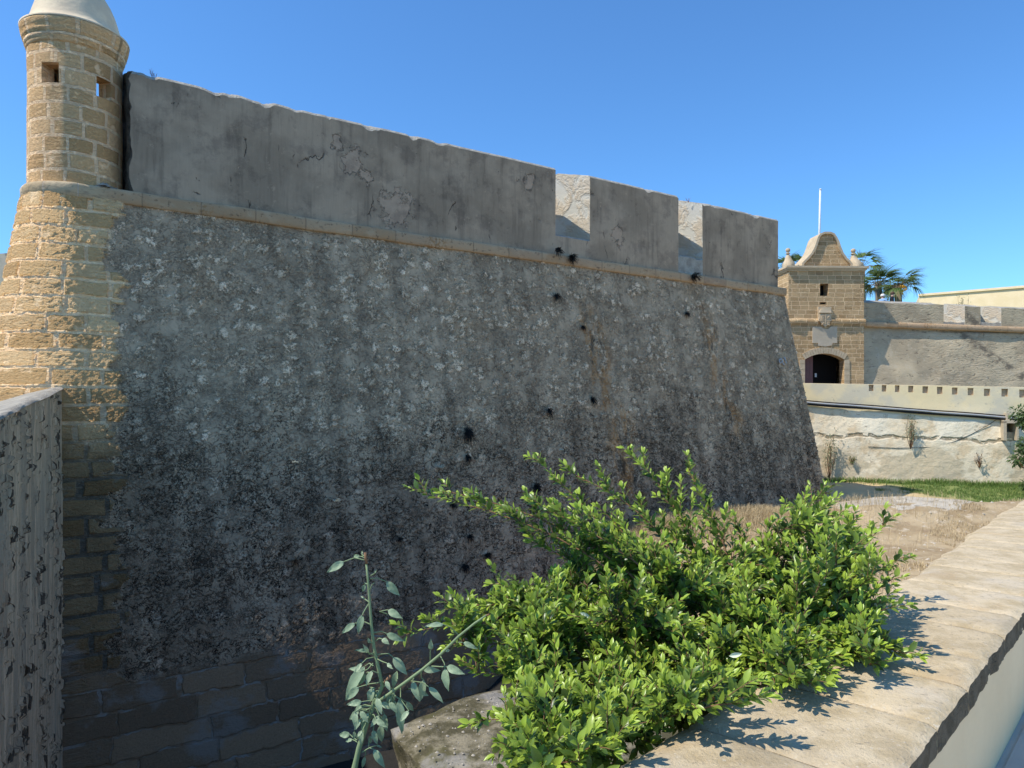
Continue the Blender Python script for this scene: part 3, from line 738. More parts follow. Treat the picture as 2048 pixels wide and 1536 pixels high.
# ------------------------------------------------------------------ sentry turret
tur = empty('sentry_turret', (CT[0], CT[1], 3.6), 'round sandstone sentry turret with a cream dome at the corner of the bastion', 'turret')
def drum_f(th):
    def f(a, z, w_):
        ang = a; r = .73 - w_ + .008*float(vnoise(a*7, z*3, 1.0))
        return (CT[0]+r*math.cos(ang), CT[1]+r*math.sin(ang), z)
    return f
face = math.atan2(-CT[1], -CT[0])                # towards the camera
hole = lambda deg, wid, z0, z1: (face+R(deg)-wid/1.7, face+R(deg)+wid/1.7, z0, z1, .26, None)
mb = MB(); f = drum_f(0)
holes = [hole(-31, .34, 5.44, 5.78), hole(36, .34, 5.36, 5.70), hole(37.5-180-98, .62, 3.9, 6.12)]
def drum(mb, r_out, hs, z0, z1, mat):
    m2 = MB()
    hs2 = []
    for h in hs:
        a, b = h[0], h[1]
        while a < face-R(110): a += 2*math.pi; b += 2*math.pi
        while a > face+R(250): a -= 2*math.pi; b -= 2*math.pi
        hs2.append((a, b)+h[2:])
    holes_wall(mb, f, face-R(110), face+R(250), z0, z1, hs2, mat, mat, du=.07, dv=.07)
    fi = lambda a, z, w_: f(a, z, .26)
    holes_wall(mb, lambda a, z, w_: f(-a, z, .26), -(face+R(250)), -(face-R(110)), z0, z1, [(-h[1], -h[0], h[2], h[3], 0, None) for h in hs2], mat, mat, du=.12, dv=.2)
holes[2] = (face+R(128), face+R(165), 3.9, 6.12, .26, None)
drum(mb, .85, holes, 3.74, 6.25, 0)
mb.add([(CT[0]-.4, CT[1]-.4, 3.9), (CT[0]+.4, CT[1]-.4, 3.9), (CT[0]+.4, CT[1]+.4, 3.9), (CT[0]-.4, CT[1]+.4, 3.9)], [(0, 1, 2, 3)])
for k in range(len(mb.uv)): mb.uv[k] = mb.uv[k]*np.array([.74, 1.0])
mb.build('drum', M['drum'], tur)
mb = MB(); mb.lathe((CT[0], CT[1], 0), [(.50, 6.14), (.735, 6.15), (.755, 6.19), (.755, 6.23), (.775, 6.245), (.78, 6.29), (.765, 6.30), (.80, 6.33), (.81, 6.37), (.80, 6.385), (.825, 6.42), (.84, 6.50), (.84, 6.54), (.79, 6.56)], 72, uvR=.80)
mb.build('cornice', M['drum'], tur)
mb = MB(); mb.lathe((CT[0], CT[1], 0), [(.845, 6.535), (.85, 6.56), (.80, 6.58), (.755, 6.62), (.72, 6.68), (.69, 6.77), (.66, 6.88), (.62, 7.01), (.555, 7.16), (.465, 7.31), (.345, 7.44), (.22, 7.55), (.10, 7.59), (.09, 7.66), (.13, 7.72), (.13, 7.80), (.06, 7.87), (0.001, 7.88)], 72)
mb.build('dome', M['dome'], tur)
mb = MB()                                        # rubble fillet where drum, cordon and parapet meet
for k in range(22):
    ang = face + R(random.uniform(25, 78)); r = random.uniform(.73, .86); z = 3.77+random.uniform(0, .05)
    c0 = np.array([CT[0]+r*math.cos(ang), CT[1]+r*math.sin(ang), z]); sz = random.uniform(.04, .11)
    th = np.linspace(0, 2*math.pi, 9)[:-1]
    ring = np.array([[c0[0]+sz*math.cos(t)*random.uniform(.8, 1.3), c0[1]+sz*math.sin(t)*random.uniform(.8, 1.3), c0[2]-.03] for t in th])
    mb.add(np.vstack([ring, [c0+np.array([0, 0, sz*.5])]]), [(i, (i+1) % 8, 8) for i in range(8)])
mb.build('mortar_fillet', M['pink'], tur)

# ------------------------------------------------------------------ cross wall on the left
E = np.array([-.631*11.43, 11.43]); Fp = np.array([-5.70, 7.9]); wd = (Fp-E)/np.linalg.norm(Fp-E); wn_ = np.array([-wd[1], wd[0]])
if wn_[0] < 0: wn_ = -wn_                        # faces right
L = 7.9
def Ez(z):                                      # where the wall butts against the rounded salient at height z
    r = .735 + BAT*(3.55-z) + .025*float(smooth(-z, 3.40, 3.70)); D = 11.43
    lo, hi = 8.0, 12.2
    for _ in range(30):
        D = (lo+hi)/2; dd = math.hypot(-.631*D-CT[0], D-CT[1])
        if dd > r: lo = D
        else: hi = D
    return np.array([-.631*D, D])
mb = MB(); nu, nz = 300, 330
xs = np.linspace(0, L, nu); zz = np.linspace(0, 1, nz)
Pg = np.zeros((nz, nu, 3)); U = np.zeros((nz, nu, 2))
for i, x in enumerate(xs):
    zt = .33 - .116*x + float(fbm(x*1.2, 0, 3.0, 1.0, 3))*.02
    z = -6.6 + (zt-.06+6.6)*zz
    if i == 0: EZ = np.array([Ez(float(q_)) for q_ in z])
    g = fbm(x*1.1+0*z, z*.5, 7.0, 1.0, 3)*.05
    if True:
        k = max(0.0, 1-x/.10); 
        xe = x + k*fbm(0*z, z*2.5, 9.0, 1.0, 4)*.035
    q = EZ+wd[None]*np.asarray(xe)[:, None]+wn_[None]*np.asarray(g)[:, None]
    Pg[:, i, :2] = q; Pg[:, i, 2] = z; U[:, i, 0] = x; U[:, i, 1] = z
mb.grid(Pg, U)
top = Pg[-1]
# sloped, rounded coping
cop = [(0, 0), (-.02, .02), (-.07, .035), (-.16, .02), (-.50, -.08), (-1.1, -.30)]
Pc = np.zeros((len(cop), nu, 3)); Uc = np.zeros((len(cop), nu, 2))
for k, (o, h) in enumerate(cop):
    jig = fbm(xs*3, xs*0+k, 2.0, 1.0, 3)*.016*(k > 0)
    Pc[k, :, :2] = top[:, :2]+wn_[None]*(o+jig)[:, None]; Pc[k, :, 2] = top[:, 2]+h+jig; Uc[k, :, 0] = xs; Uc[k, :, 1] = h-o
m2 = MB(); m2.grid(Pc, Uc)
cw = empty('cross_wall', (float((E+Fp)[0]/2), float((E+Fp)[1]/2), -6.6), 'worn grey wall with deep upright furrows at the left edge, running up to the bastion corner', 'wall')
# end and back
e0 = Pg[:, 0]; back = np.array([E-wn_*1.3-wd*.5]); Pe = np.stack([np.concatenate([np.repeat(back, nz, 0), e0[:, 2:]], 1), e0], 1)
mb.grid(Pe, np.stack([np.stack([np.full(nz, -1.3), e0[:, 2]], -1), np.stack([np.zeros(nz), e0[:, 2]], -1)], 1))
bk = [E-wn_*1.2-wd*.5, E-wn_*1.2+wd*L]; bk.append(0)
mb.quad((*bk[1], -6.6), (*bk[0], -6.6), (*bk[0], .0), (*bk[1], -.9), 0, 10, 4)
mb.build('wall_face', M['flank'], cw)
m2.quad(tuple(Pc[0, 0]), tuple(Pc[0, 0]-np.array([*wn_*.4, 0])), tuple(Pc[4, 0]-np.array([0, 0, .0])), tuple(Pc[2, 0]))
m2.build('wall_top', M['top'], cw)

# ------------------------------------------------------------------ ground, slab, rock
def ground_z(x, y):
    x = np.asarray(x, float); y = np.asarray(y, float)
    s = (x+5.97)*d2[0]+(y-11.25)*d2[1]; qn = (x+5.97)*n2[0]+(y-11.25)*n2[1]
    z = -6.45 + 3.45*smooth(s + qn*.25, 4.6, 11.8)
    z = z + .50*np.exp(-((y-17.9-.02*(x-9))/1.25)**2)*smooth(x, 6.5, 9.0)*np.where(y > 17.9, 1, 1)
    z = z + .25*smooth(y, 16.5, 10)*smooth(x, 3, 7)
    z = z - .25*smooth(y, 18.6, 19.8)*smooth(x, 6, 9) + .33*smooth(y, 21.5, 27)*smooth(x, 6, 9)
    z = z + (fbm(x, y, 0.0, .5, 3)*.10 + fbm(x, y, 3.0, 2.2, 4)*.05)*smooth(np.hypot(x, y), 200, 60)
    return z
def axis(lo, hi, st, far):
    c = np.arange(lo, hi, st); g = []; s = st; p = 0
    while p < far: s *= 1.35; p += s; g.append(p)
    g = np.array(g); return np.concatenate([lo-g[::-1], c, hi+g])
xs = axis(-9, 30, .13, 1600); ys = axis(1.0, 34, .13, 1600)
XX, YY = np.meshgrid(xs, ys); mb = MB(); mb.grid(np.stack([XX, YY, ground_z(XX, YY)], -1), np.stack([XX, YY], -1))
tag(mb.build('ground', M['ground']), kind='structure')

def rocky(name, outline, z_top, z_bot, mat, label, cat, seed=1, top_n=60, amp=.06, under=.35, tilt=(0, 0)):
    """a rough mass with a flat uneven top and undercut sides"""
    ol = np.array(outline, float); c = ol.mean(0); n = 120
    seg_ = np.linalg.norm(np.roll(ol, -1, 0)-ol, axis=1); cum = np.concatenate([[0], np.cumsum(seg_)])
    tt = np.linspace(0, cum[-1], n, endpoint=False); ring = []
    for t in tt:
        k = min(np.searchsorted(cum, t, 'right')-1, len(ol)-1); r = (t-cum[k])/seg_[k]; ring.append(ol[k]*(1-r)+ol[(k+1) % len(ol)]*r)
    ring = np.array(ring); rings = []
    for r in np.linspace(.02, 1, 40):
        q = c+(ring-c)*r; z = z_top + fbm(q[:, 0], q[:, 1], seed, 1.3, 5)*amp - .10*r**8 + (q[:, 0]-c[0])*tilt[0] + (q[:, 1]-c[1])*tilt[1]
        rings.append(np.column_stack([q, z]))
    ztop = rings[-1][:, 2]
    for k, t in enumerate(np.linspace(0.02, 1, 26)):
        z = ztop*(1-t)+z_bot*t
        inn = under*math.sin(min(1, t*1.5)*math.pi*.5)
        sc2 = 1-inn*.35; q = c+(ring-c)*sc2
        g = fbm(q[:, 0]*1.0, q[:, 1]*1.0+z*1.2, seed+3, 1.3, 5)*.22*min(1, t*5)
        dv = (ring-c)/np.linalg.norm(ring-c, axis=1)[:, None]
        rings.append(np.column_stack([q+dv*g[:, None], z]))
    P_ = np.array(rings); mb = MB(); mb.grid(P_, P_[..., :2], closed=True, flip=False)
    return tag(mb.build(name, mat), label, cat)
rocky('concrete_slab', [(-1.66, 9.70), (-1.1, 10.25), (-.2, 11.0), (1.6, 12.2), (3.4, 12.6), (4.2, 8.0), (2.2, 6.2), (.6, 6.4), (-.35, 7.4), (-.95, 8.5), (-1.35, 9.1)], -4.30, -6.9, M['slab'],
      'broken mossy rubble slab lying in the moat below the green shrub', 'slab', 5, amp=.15)
rocky('rock_ledge', [(8.2, 18.2), (9.5, 18.8), (10.6, 18.9), (11.9, 18.5), (12.2, 17.9), (11.0, 17.4), (9.4, 17.3), (8.3, 17.7)], -2.45, -3.3, M['rock'],
      'pale flat rock ledge on the dry slope below the bastion corner', 'rock', 9, amp=.05, tilt=(0, .10), under=.05)

# ------------------------------------------------------------------ foreground parapet wall and pavement
HC = -1.0                                        # top of the coping, one metre below the eye
def edge_l(D): return .2837+(D-1.956)*.915
def edge_r(D): return 1.077+(D-1.956)*.944
fw = empty('parapet_wall', (1.0, 2.2, -1.5), 'low sandstone wall with a broad worn coping beside the walkway at lower right', 'wall')
ff = np.array([.6865, .7271]); fn = np.array([.7271, -.6865])
s = -1.6; k = 0; base = np.array([1.077, 1.956])
while s < 14:
    Ls = random.choice([.36, .42, .46, .52]) if s < 5 else .6
    g = .0025
    W0 = .577+max(0, s)*.012
    mb = MB(); nx, ny = max(4, int(Ls/.03)), 22
    A = np.linspace(0, 1, nx+1); Bq = np.linspace(0, 1, ny+1)
    skew = -.06
    def cp(a, b, z):
        x = s+g+(Ls-2*g)*a; wdt = .577+max(0, x)*.018
        ed = float(vnoise(x*5, 1.0, 2.0))*.005 + float(vnoise(x*27, 1.0, 2.0))*.004
        el = float(fbm(x*3, 5.0, 2.0, 1.0, 4))*.045
        o = (wdt+el)*b*1.0 + ed*(1-b)
        q = base + ff*(x+skew*b*0) - fn*o
        return (q[0], q[1], z)
    def tz(a, b):
        x = s+Ls*a; e = min(a, 1-a)*Ls
        return HC + float(fbm(x*2, b*1.5, k*3.1, 1.0, 3))*.004 + float(fbm(x*12, b*9, 1.0, 1.0, 3))*.0030 - .010*math.exp(-e/.007) - .016*math.exp(-b*.577/.012) - .03*math.exp(-(1-b)*.577/.03)
    P_ = np.array([[cp(a, b, tz(a, b)) for b in Bq] for a in A])
    uvt = np.array([[(s+Ls*a, b*.577) for b in Bq] for a in A]); tn = random.uniform(0, 1)
    mb.grid(P_, uvt, 0, flip=False, att=np.full(P_.shape[:2], tn))
    # inner edge face (dark band, shade put into its colour) and outer edge face
    Zs = np.linspace(0, 1, 7)
    def side(b, m, flip, inset=.0, hz=.115):
        Pq = np.array([[cp(a, b, tz(a, b)*(1-t)+(HC-hz-.005*float(fbm((s+Ls*a)*8, 2.0, 3.0, 1.0, 3)))*t) for a in A] for t in Zs])
        jj = np.array([[float(fbm((s+Ls*a)*9, t*2, b, 1.0, 3))*.006*(1 if 0 < t else 0) for a in A] for t in Zs])
        Pq[..., 0] += fn[0]*jj; Pq[..., 1] += fn[1]*jj
        mb.grid(Pq, np.array([[(s+Ls*a, -t*hz) for a in A] for t in Zs]), m, flip=flip)
    side(0, 1, True, hz=.098); side(1, 0, False, hz=.14)
    for aa, fl in ((0, False), (1, True)):
        Pq = np.array([[cp(aa, b, tz(aa, b)*(1-t)+(HC-.10)*t) for b in Bq] for t in (0, 1)]); mb.grid(Pq, None, 0, flip=fl)
    mb.build('coping_stone', [M['coping'], M['band']], fw)
    s += Ls; k += 1
mb = MB(); q0 = base-ff*2.0; q1 = base+ff*15
nseg = 60
def wallq(o0, z0, o1, z1, mat, n=nseg):
    a = q0-fn*o0; b = q1-fn*o0; c = q1-fn*o1; d = q0-fn*o1
    mb.quad((*a, z0), (*b, z0), (*c, z1), (*d, z1), mat, n, 4)
wallq(.006, -1.56, .006, HC-.085, 0); mb.quad((*(q0-fn*.06), HC-.101), (*(q1-fn*.06), HC-.101), (*(q1-fn*.56), HC-.101), (*(q0-fn*.56), HC-.101), 0)
mb.build('inner_face', M['pale'], fw)
mb = MB()
a = q0-fn*.55; b = q1-fn*.80
for z0, z1 in ((-7.0, HC-.10),): mb.quad((*b, z0), (*a, z0), (*a, z1), (*b, z1), 0, 80, 30)
mb.build('outer_face', M['counter'], fw, displace=lambda V: np.stack([fbm(V[:, 0], V[:, 2], V[:, 1], 1.5, 4)*.05*-fn[0], fbm(V[:, 0], V[:, 2], V[:, 1], 1.5, 4)*.05*-fn[1], 0*V[:, 0]], -1))
mb = MB()
for i in range(22):
    for j in range(8):
        a = q0+ff*(i*.8)+fn*(.02+j*.6); p = [a+ff*.004+fn*.004, a+ff*.796+fn*.004, a+ff*.796+fn*.596, a+ff*.004+fn*.596]
        z = -1.5+random.uniform(-.002, .002); mb.add([(*c_, z) for c_ in p], [(0, 3, 2, 1)], p, 0)
a = q0-fn*.3; b = q1-fn*.3
mb.add([(*a, -1.508), (*b, -1.508), (*(b+fn*40), -1.508), (*(a+fn*40), -1.508)], [(0, 3, 2, 1)], [a, b, b+fn*40, a+fn*40], 0)
tag(mb.build('pavement', M['paver'], smooth_=False), kind='structure')

# ------------------------------------------------------------------ gate tower, curtain wall, outwork, far buildings
AL = R(2.0); SHR = .033; e_ = np.array([math.cos(AL), math.sin(AL)]); m_ = np.array([math.sin(AL), -math.cos(AL)])
TX = (1577-1024)/FPX*32.0; T0 = np.array([TX, 32.0])     # front left corner of the gate tower
def tw(x, out, z): q = T0+e_*x+m_*out; return np.array([q[0], q[1], z-SHR*max(0, x-3.7)*(z > 3.4)])
def tx(px):                                       # distance along the tower front seen at column px
    r = (px-1024)/FPX; return (r*T0[1]-T0[0])/(e_[0]-r*e_[1])
def tz_(px, y): x = tx(px); return (HZ-y)/FPX*(T0+e_*x)[1]
gate = empty('gate_tower', tuple(tw(1.7, -1, -3.2)), 'brown stone gate tower with a curved bell gable above an arched doorway', 'tower')
W = tx(1728); mb = MB()
xa, xb = tx(1609.5), tx(1688); zsp = tz_(1610, 719); zcr = tz_(1649, 707); wx0, wx1 = tx(1640), tx(1657)
holes_wall(mb, lambda u, v, w_: tuple(tw(u, -w_, v)), 0, W, -3.0, 6.08,
   [(xa, xb, -.6, zcr, .42, None), (wx0, wx1, 4.93, 5.48, .5, 1), (tx(1640), tx(1652), 4.55, 4.64, .12, 1)], 0, 0, .3, .3)
mb.quad(tw(0, -3, -3), tw(0, 0, -3), tw(0, 0, 6.08), tw(0, -3, 6.08), 0, 6, 12)
mb.quad(tw(W, 0, -3), tw(W, -3, -3), tw(W, -3, 6.08), tw(W, 0, 6.08), 0, 6, 12)
mb.quad(tw(W, -3, -3), tw(0, -3, -3), tw(0, -3, 6.08), tw(W, -3, 6.08), 0, 6, 12)
mb.quad(tw(0, 0, 6.08), tw(W, 0, 6.08), tw(W, -3, 6.08), tw(0, -3, 6.08), 0)
# arch: spandrels between the segmental curve and the rectangular hole
hw = (xb-xa)/2; ri = zcr-zsp; Rr = (hw*hw+ri*ri)/(2*ri); xc = (xa+xb)/2; zc0 = zcr-Rr
arc = [(xc+Rr*math.sin(t), zc0+Rr*math.cos(t)) for t in np.linspace(-math.asin(hw/Rr), math.asin(hw/Rr), 17)]
for (x0, z0), (x1, z1) in zip(arc[:-1], arc[1:]):
    if max(z0, z1) < zcr-1e-4 or True: mb.quad(tw(x0, -.002, z0), tw(x1, -.002, z1), tw(x1, -.002, zcr), tw(x0, -.002, zcr), 0, uv0=(x0, z0))
    mb.quad(tw(x0, -.42, z0), tw(x1, -.42, z1), tw(x1, 0, z1), tw(x0, 0, z0), 0, uv0=(x0, 0))
rs_ = np.random.default_rng(3)
mb.build('masonry', [M['tower'], M['dark']], gate)
def voussoirs(n=17, th=.27):
    m = MB(); A0 = math.asin(hw/Rr)
    for k in range(n):
        t0 = -A0+2*A0*k/n+.004; t1 = -A0+2*A0*(k+1)/n-.004; o = .035
        pts = [(xc+r*math.sin(t), zc0+r*math.cos(t)) for t in (t0, t1) for r in (Rr, Rr+th)]
        a, b, c, d = pts[0], pts[2], pts[3], pts[1]
        F = [tw(p[0], o, p[1]) for p in (a, b, c, d)]; Bk = [tw(p[0], -.01, p[1]) for p in (a, b, c, d)]
        tt = float(rs_.random())
        m.add(F+Bk, [(0, 1, 2, 3), (4, 5, 1, 0), (5, 6, 2, 1), (6, 7, 3, 2), (7, 4, 0, 3)], [(p[0], p[1]) for p in (a, b, c, d)]*2, 0, tt)
    for sx, x0, x1 in ((0, xa-.25, xa+.0), (1, xb, xb+.25)):
        z = -1.0
        while z < zsp-.1:
            h = .26 if z < zsp-.4 else zsp-z
            m.box(x0+.004, x1-.004, -.01, .03, z+.006, z+h-.006, lambda p: tw(p[0], p[1], p[2])); z += h
    return m
voussoirs().build('door_surround', M['trim'], gate, smooth_=False)
mb = MB(); mb.quad(tw(xa-.1, -1.3, -1), tw(xb+.3, -1.3, -1), tw(xb+.3, -1.3, 3), tw(xa-.1, -1.3, 3), 0); mb.build('gateway', M['dark'], gate)
mb = MB()
for k in range(4): mb.box(xa-.02+k*.150, xa+.125+k*.150, -.50, -.44, -.6, 2.3, lambda p: tw(*p))
for z in (.1, 1.1): mb.box(xa+.0, xa+.56, -.445, -.43, z, z+.08, lambda p: tw(*p))
mb.build('door_leaf', M['door'], gate, smooth_=False)
mb = MB(); mb.box(tx(1655), tx(1659), -1.25, -1.24, tz_(1657, 752), tz_(1657, 744), lambda p: tw(*p)); mb.build('notice', M['pole'], gate, smooth_=False)
mb = MB()                                         # cornice
for (o, z0, z1) in ((.05, 6.04, 6.10), (.10, 6.10, 6.17), (.15, 6.17, 6.26)):
    mb.box(-o, W+o, -3-o, o, z0, z1-.001, lambda p: tw(*p), n=10)
mb.build('cornice', M['trim'], gate, smooth_=False)
mb = MB()                                         # weathered string course, cut by the arms
for a, b in ((-.10, tx(1634)), (tx(1661), W+.04)):
    pr = [(0, 3.60), (.07, 3.66), (.11, 3.74), (.10, 3.83), (0, 3.90)]
    XS = np.linspace(a, b, 24)
    Pq = np.array([[tw(x, o*(1+.45*float(fbm(x*3, z*3, 1.0, 1.0, 3))), z+.02*float(vnoise(x*2, 1, 1))) for x in XS] for o, z in pr])
    mb.grid(Pq, np.array([[(x, z) for x in XS] for o, z in pr]))
    for x in (a, b): mb.add([tw(x, o, z) for o, z in pr], [tuple(range(5))])
mb.build('string_course', M['tower'], gate)
# gable
prof = [(550, 770), (556, 735), (590, 700), (650, 640), (720, 560), (765, 480), (800, 380), (830, 290), (870, 230), (940, 203), (1040, 203), (1105, 232), (1150, 300), (1185, 370), (1210, 450), (1255, 560), (1320, 650), (1380, 705), (1405, 735), (1410, 770)]
pf = []
for x, y in prof:
    px, py = 1540+x/8.53, 440+y/8.53; X_ = tx(px); pf.append((X_, (HZ-py)/FPX*(T0+e_*X_)[1]))
zb = 6.26; pf[0] = (pf[0][0], zb); pf[-1] = (pf[-1][0], zb)
mb = MB(); nn_ = len(pf)
def plane(o, fl):
    cols = []
    n = 26; xs_ = np.linspace(pf[0][0], pf[-1][0], n)
    zt = np.interp(xs_, [p[0] for p in pf], [p[1] for p in pf])
    P_ = np.array([[tw(x, o, zb+(z-zb)*t) for x, z in zip(xs_, zt)] for t in np.linspace(0, 1, 8)])
    U_ = np.array([[(x, zb+(z-zb)*t) for x, z in zip(xs_, zt)] for t in np.linspace(0, 1, 8)])
    mb.grid(P_, U_, 0, flip=fl)
plane(-.12, False); plane(-1.0, True); mb.build('gable', M['tower'], gate)
mb = MB()                                         # gable rim standing proud
cx_ = (pf[0][0]+pf[-1][0])/2
nr = []
for k, (x, z) in enumerate(pf):
    a = np.array(pf[max(0, k-1)]); b = np.array(pf[min(nn_-1, k+1)]); t = (b-a)/np.linalg.norm(b-a); nr.append((-t[1], t[0]))
inn = [(x-nx*.075, max(zb, z-nz*.075)) for (x, z), (nx, nz) in zip(pf, nr)]; out = [(x+nx*.02, max(zb, z+nz*.02)) for (x, z), (nx, nz) in zip(pf, nr)]
for o0, l0, o1, l1 in ((-.02, inn, -.02, out), (-.02, out, -1.03, out), (-.13, inn, -.02, inn)):
    Pq = np.array([[tw(x, o0, z) for x, z in l0], [tw(x, o1, z) for x, z in l1]]); L0 = np.cumsum([0]+[.2]*(nn_-1))
    mb.grid(Pq, np.array([[(u, 0) for u in L0], [(u, abs(o1-o0)+.08) for u in L0]]))
mb.build('gable_rim', M['trim'], gate)
for px0, px1, px2 in ((1566, 1582, 1596), (1706, 1712, 1728)):
    mb = MB(); x0 = max(-.12, tx(px0)); x1 = tx(px2); xm = tx(px1 if px0 > 1600 else 1582); z0 = 6.26
    if px0 < 1600: x0, x1, xm = -.10, .30, .08
    dpt = .45; b4 = [tw(x0, -.02, z0), tw(x1, -.02, z0), tw(x1, -dpt, z0), tw(x0, -dpt, z0)]; z1 = 6.42
    b5 = [tw(x0, -.02, z1), tw(x1, -.02, z1), tw(x1, -dpt, z1), tw(x0, -dpt, z1)]
    sh = .07; oc = -.02-dpt/2; b6 = [tw(xm-sh, oc+sh, 6.80), tw(xm+sh, oc+sh, 6.80), tw(xm+sh, oc-sh, 6.80), tw(xm-sh, oc-sh, 6.80)]
    mid = [(np.array(p)*.45+np.array(q_)*.55)+np.array([0, 0, -.06]) for p, q_ in zip(b5, b6)]
    rr = [b4, b5, mid, b6]
    mb.add(np.array(rr).reshape(-1, 3), [(i*4+j, i*4+(j+1) % 4, (i+1)*4+(j+1) % 4, (i+1)*4+j) for i in range(3) for j in range(4)], [(p[0]*1.0, p[2]) for r_ in rr for p in r_])
    c = tw(xm, oc, 0); mb.lathe((c[0], c[1], 0), [(.05, 6.78), (.06, 6.84), (.10, 6.865), (.105, 6.89), (.06, 6.91), (.05, 6.93), (.085, 6.96), (.105, 7.01), (.10, 7.07), (.07, 7.11), (.02, 7.13), (.0, 7.13)], 20)
    mb.build('finial', M['trim'], gate)
# carved arms: a framed shield with a segmental pediment
mb = MB(); ax0, ax1 = tx(1635), tx(1661); az1, az0 = tz_(1648, 614), tz_(1648, 652); am = (ax0+ax1)/2
F3 = lambda p: tw(*p)
mb.box(ax0, ax1, -.02, .09, az0+.22, az1, F3)
n = 12
for k in range(n):
    t0, t1 = math.pi*k/n, math.pi*(k+1)/n; r0 = (ax1-ax0)/2-.02
    mb.quad(tw(am-r0*math.cos(t0), .16, az1-.26), tw(am-r0*math.cos(t1), .16, az1-.26), tw(am-r0*math.cos(t1), .14, az1-.26+.2*math.sin(t1)), tw(am-r0*math.cos(t0), .14, az1-.26+.2*math.sin(t0)))
    mb.quad(tw(am-r0*math.cos(t0), .14, az1-.26+.2*math.sin(t0)), tw(am-r0*math.cos(t1), .14, az1-.26+.2*math.sin(t1)), tw(am-r0*math.cos(t1), .02, az1-.26+.2*math.sin(t1)), tw(am-r0*math.cos(t0), .02, az1-.26+.2*math.sin(t0)))
mb.box(ax0+.03, ax1-.03, .02, .17, az1-.29, az1-.26, F3)
sw = (ax1-ax0)/2-.05; st_, sb_ = az1-.34, az0-.02       # shield body
sh_pts = [(-sw, st_), (sw, st_), (sw, sb_+.32), (sw*.7, sb_+.14), (0, sb_), (-sw*.7, sb_+.14), (-sw, sb_+.32)]
fr = [tw(am+x, .13, z) for x, z in sh_pts]; bk_ = [tw(am+x*1.08, .0, z) for x, z in sh_pts]
mb.add(fr+bk_, [tuple(reversed(range(7)))]+[(i, (i+1) % 7, 7+(i+1) % 7, 7+i) for i in range(7)])
mb.box(am-.015, am+.015, .125, .165, sb_+.1, st_, F3); mb.box(am-sw, am+sw, .125, .16, st_-.30, st_-.27, F3)
for i, (qx, qz) in enumerate(((-.5, -.13), (.5, -.13), (-.5, -.42), (.5, -.42))):
    x = am+qx*sw
    if i in (0, 3):
        mb.box(x-.05, x+.05, .125, .16, st_+qz-.07, st_+qz+.03, F3)
        for q_ in (-.04, 0, .04): mb.box(x+q_-.01, x+q_+.01, .125, .175, st_+qz+.03, st_+qz+.07, F3)
    else: mb.tube([tw(x-.04, .14, st_+qz-.07), tw(x-.02, .16, st_+qz), tw(x+.03, .16, st_+qz+.02), tw(x+.05, .14, st_+qz+.06)], [.02, .03, .025, .01], 6)
mb.tube([tw(am-sw*1.1, .05, st_-.05), tw(am-sw*1.15, .12, st_-.3), tw(am-sw*.9, .12, sb_+.2), tw(am, .12, sb_-.03), tw(am+sw*.9, .12, sb_+.2), tw(am+sw*1.15, .12, st_-.3), tw(am+sw*1.1, .05, st_-.05)], .022, 6)
mb.build('coat_of_arms', M['trim'], gate, smooth_=False)
mb = MB(); px_ = lambda x, y: (tx(1560+x/8.53), (HZ-(600+y/8.53))/FPX*(T0+e_*tx(1560+x/8.53))[1])
pl = [px_(548, 455), px_(700, 455), px_(730, 480), px_(775, 500), px_(820, 490), px_(860, 455), px_(970, 455), px_(970, 735), px_(890, 740), px_(880, 775), px_(770, 795), px_(650, 780), px_(640, 735), px_(548, 735)]
fr = [tw(x, .035, z) for x, z in pl]; bk_ = [tw(x, -.01, z) for x, z in pl]; n = len(pl)
mb.add(fr+bk_, [tuple(reversed(range(n)))]+[(i, (i+1) % n, n+(i+1) % n, n+i) for i in range(n)], [(x, z) for x, z in pl]*2)
PLQ = 1                                          # worn, unreadable lines of carving
for k in range(7):
    z = pl[0][1]-.10-k*.075; x = pl[0][0]+.12
    while x < pl[6][0]-.12:
        l = random.uniform(.02, .05); mb.box(x, x+l, .033, .0362, z-.012, z+random.uniform(.0, .012), F3, mat=1); x += l+random.uniform(.01, .03)
mb.build('inscribed_plaque', [M['plaque'], M['trim']], gate, smooth_=False)
mb = MB(); b_ = at(1636.5, 530, 33.3); t_ = at(1640.5, 380, 33.3); mb.tube([b_, b_.lerp(t_, .5)+Vector((.015, 0, 0)), t_], [.055, .05, .04], 10)
mb.tube([t_, t_+Vector((.02, 0, .05))], [.06, .05], 10)
tag(mb.build('flagpole', M['pole']), 'thin bare white flagpole rising behind the gable of the gate tower', 'flagpole')

# curtain wall right and left of the tower
cur = empty('curtain_wall', tuple(tw(6, 0, -3.2)), 'grey battered curtain wall with a crenellated parapet right of the gate tower', 'fortress wall')
def cshape(x0, x1, cheek=True):
    mb = MB(); nx = int((x1-x0)/.14); XS = np.linspace(x0, x1, nx); ZS = np.linspace(-3.3, 3.62, 60)
    P_ = np.zeros((60, nx, 3)); U_ = np.zeros((60, nx, 2))
    for i, x in enumerate(XS):
        for k, z in enumerate(ZS):
            o = -.60+.17*(3.6-z)*(1.0) + .05*float(fbm(x*1.5, z*1.5, 2.0, 1.0, 3)); P_[k, i] = tw(x, o, z); U_[k, i] = (x-W, z)
    mb.grid(P_, U_, 0)
    if cheek:
        Pq = np.array([[tw(x0, -1.5, z) for z in ZS], P_[:, 0].tolist()]).transpose(1, 0, 2); mb.grid(Pq, np.array([[(0, z), (.8, z)] for z in ZS]), 1)
    return mb
cshape(W+.02, 17).build('scarp_face', [M['curtain'], M['trim']], cur)
cshape(-6, -.02, False).build('scarp_face', [M['curtain'], M['trim']], cur)
mb = MB()
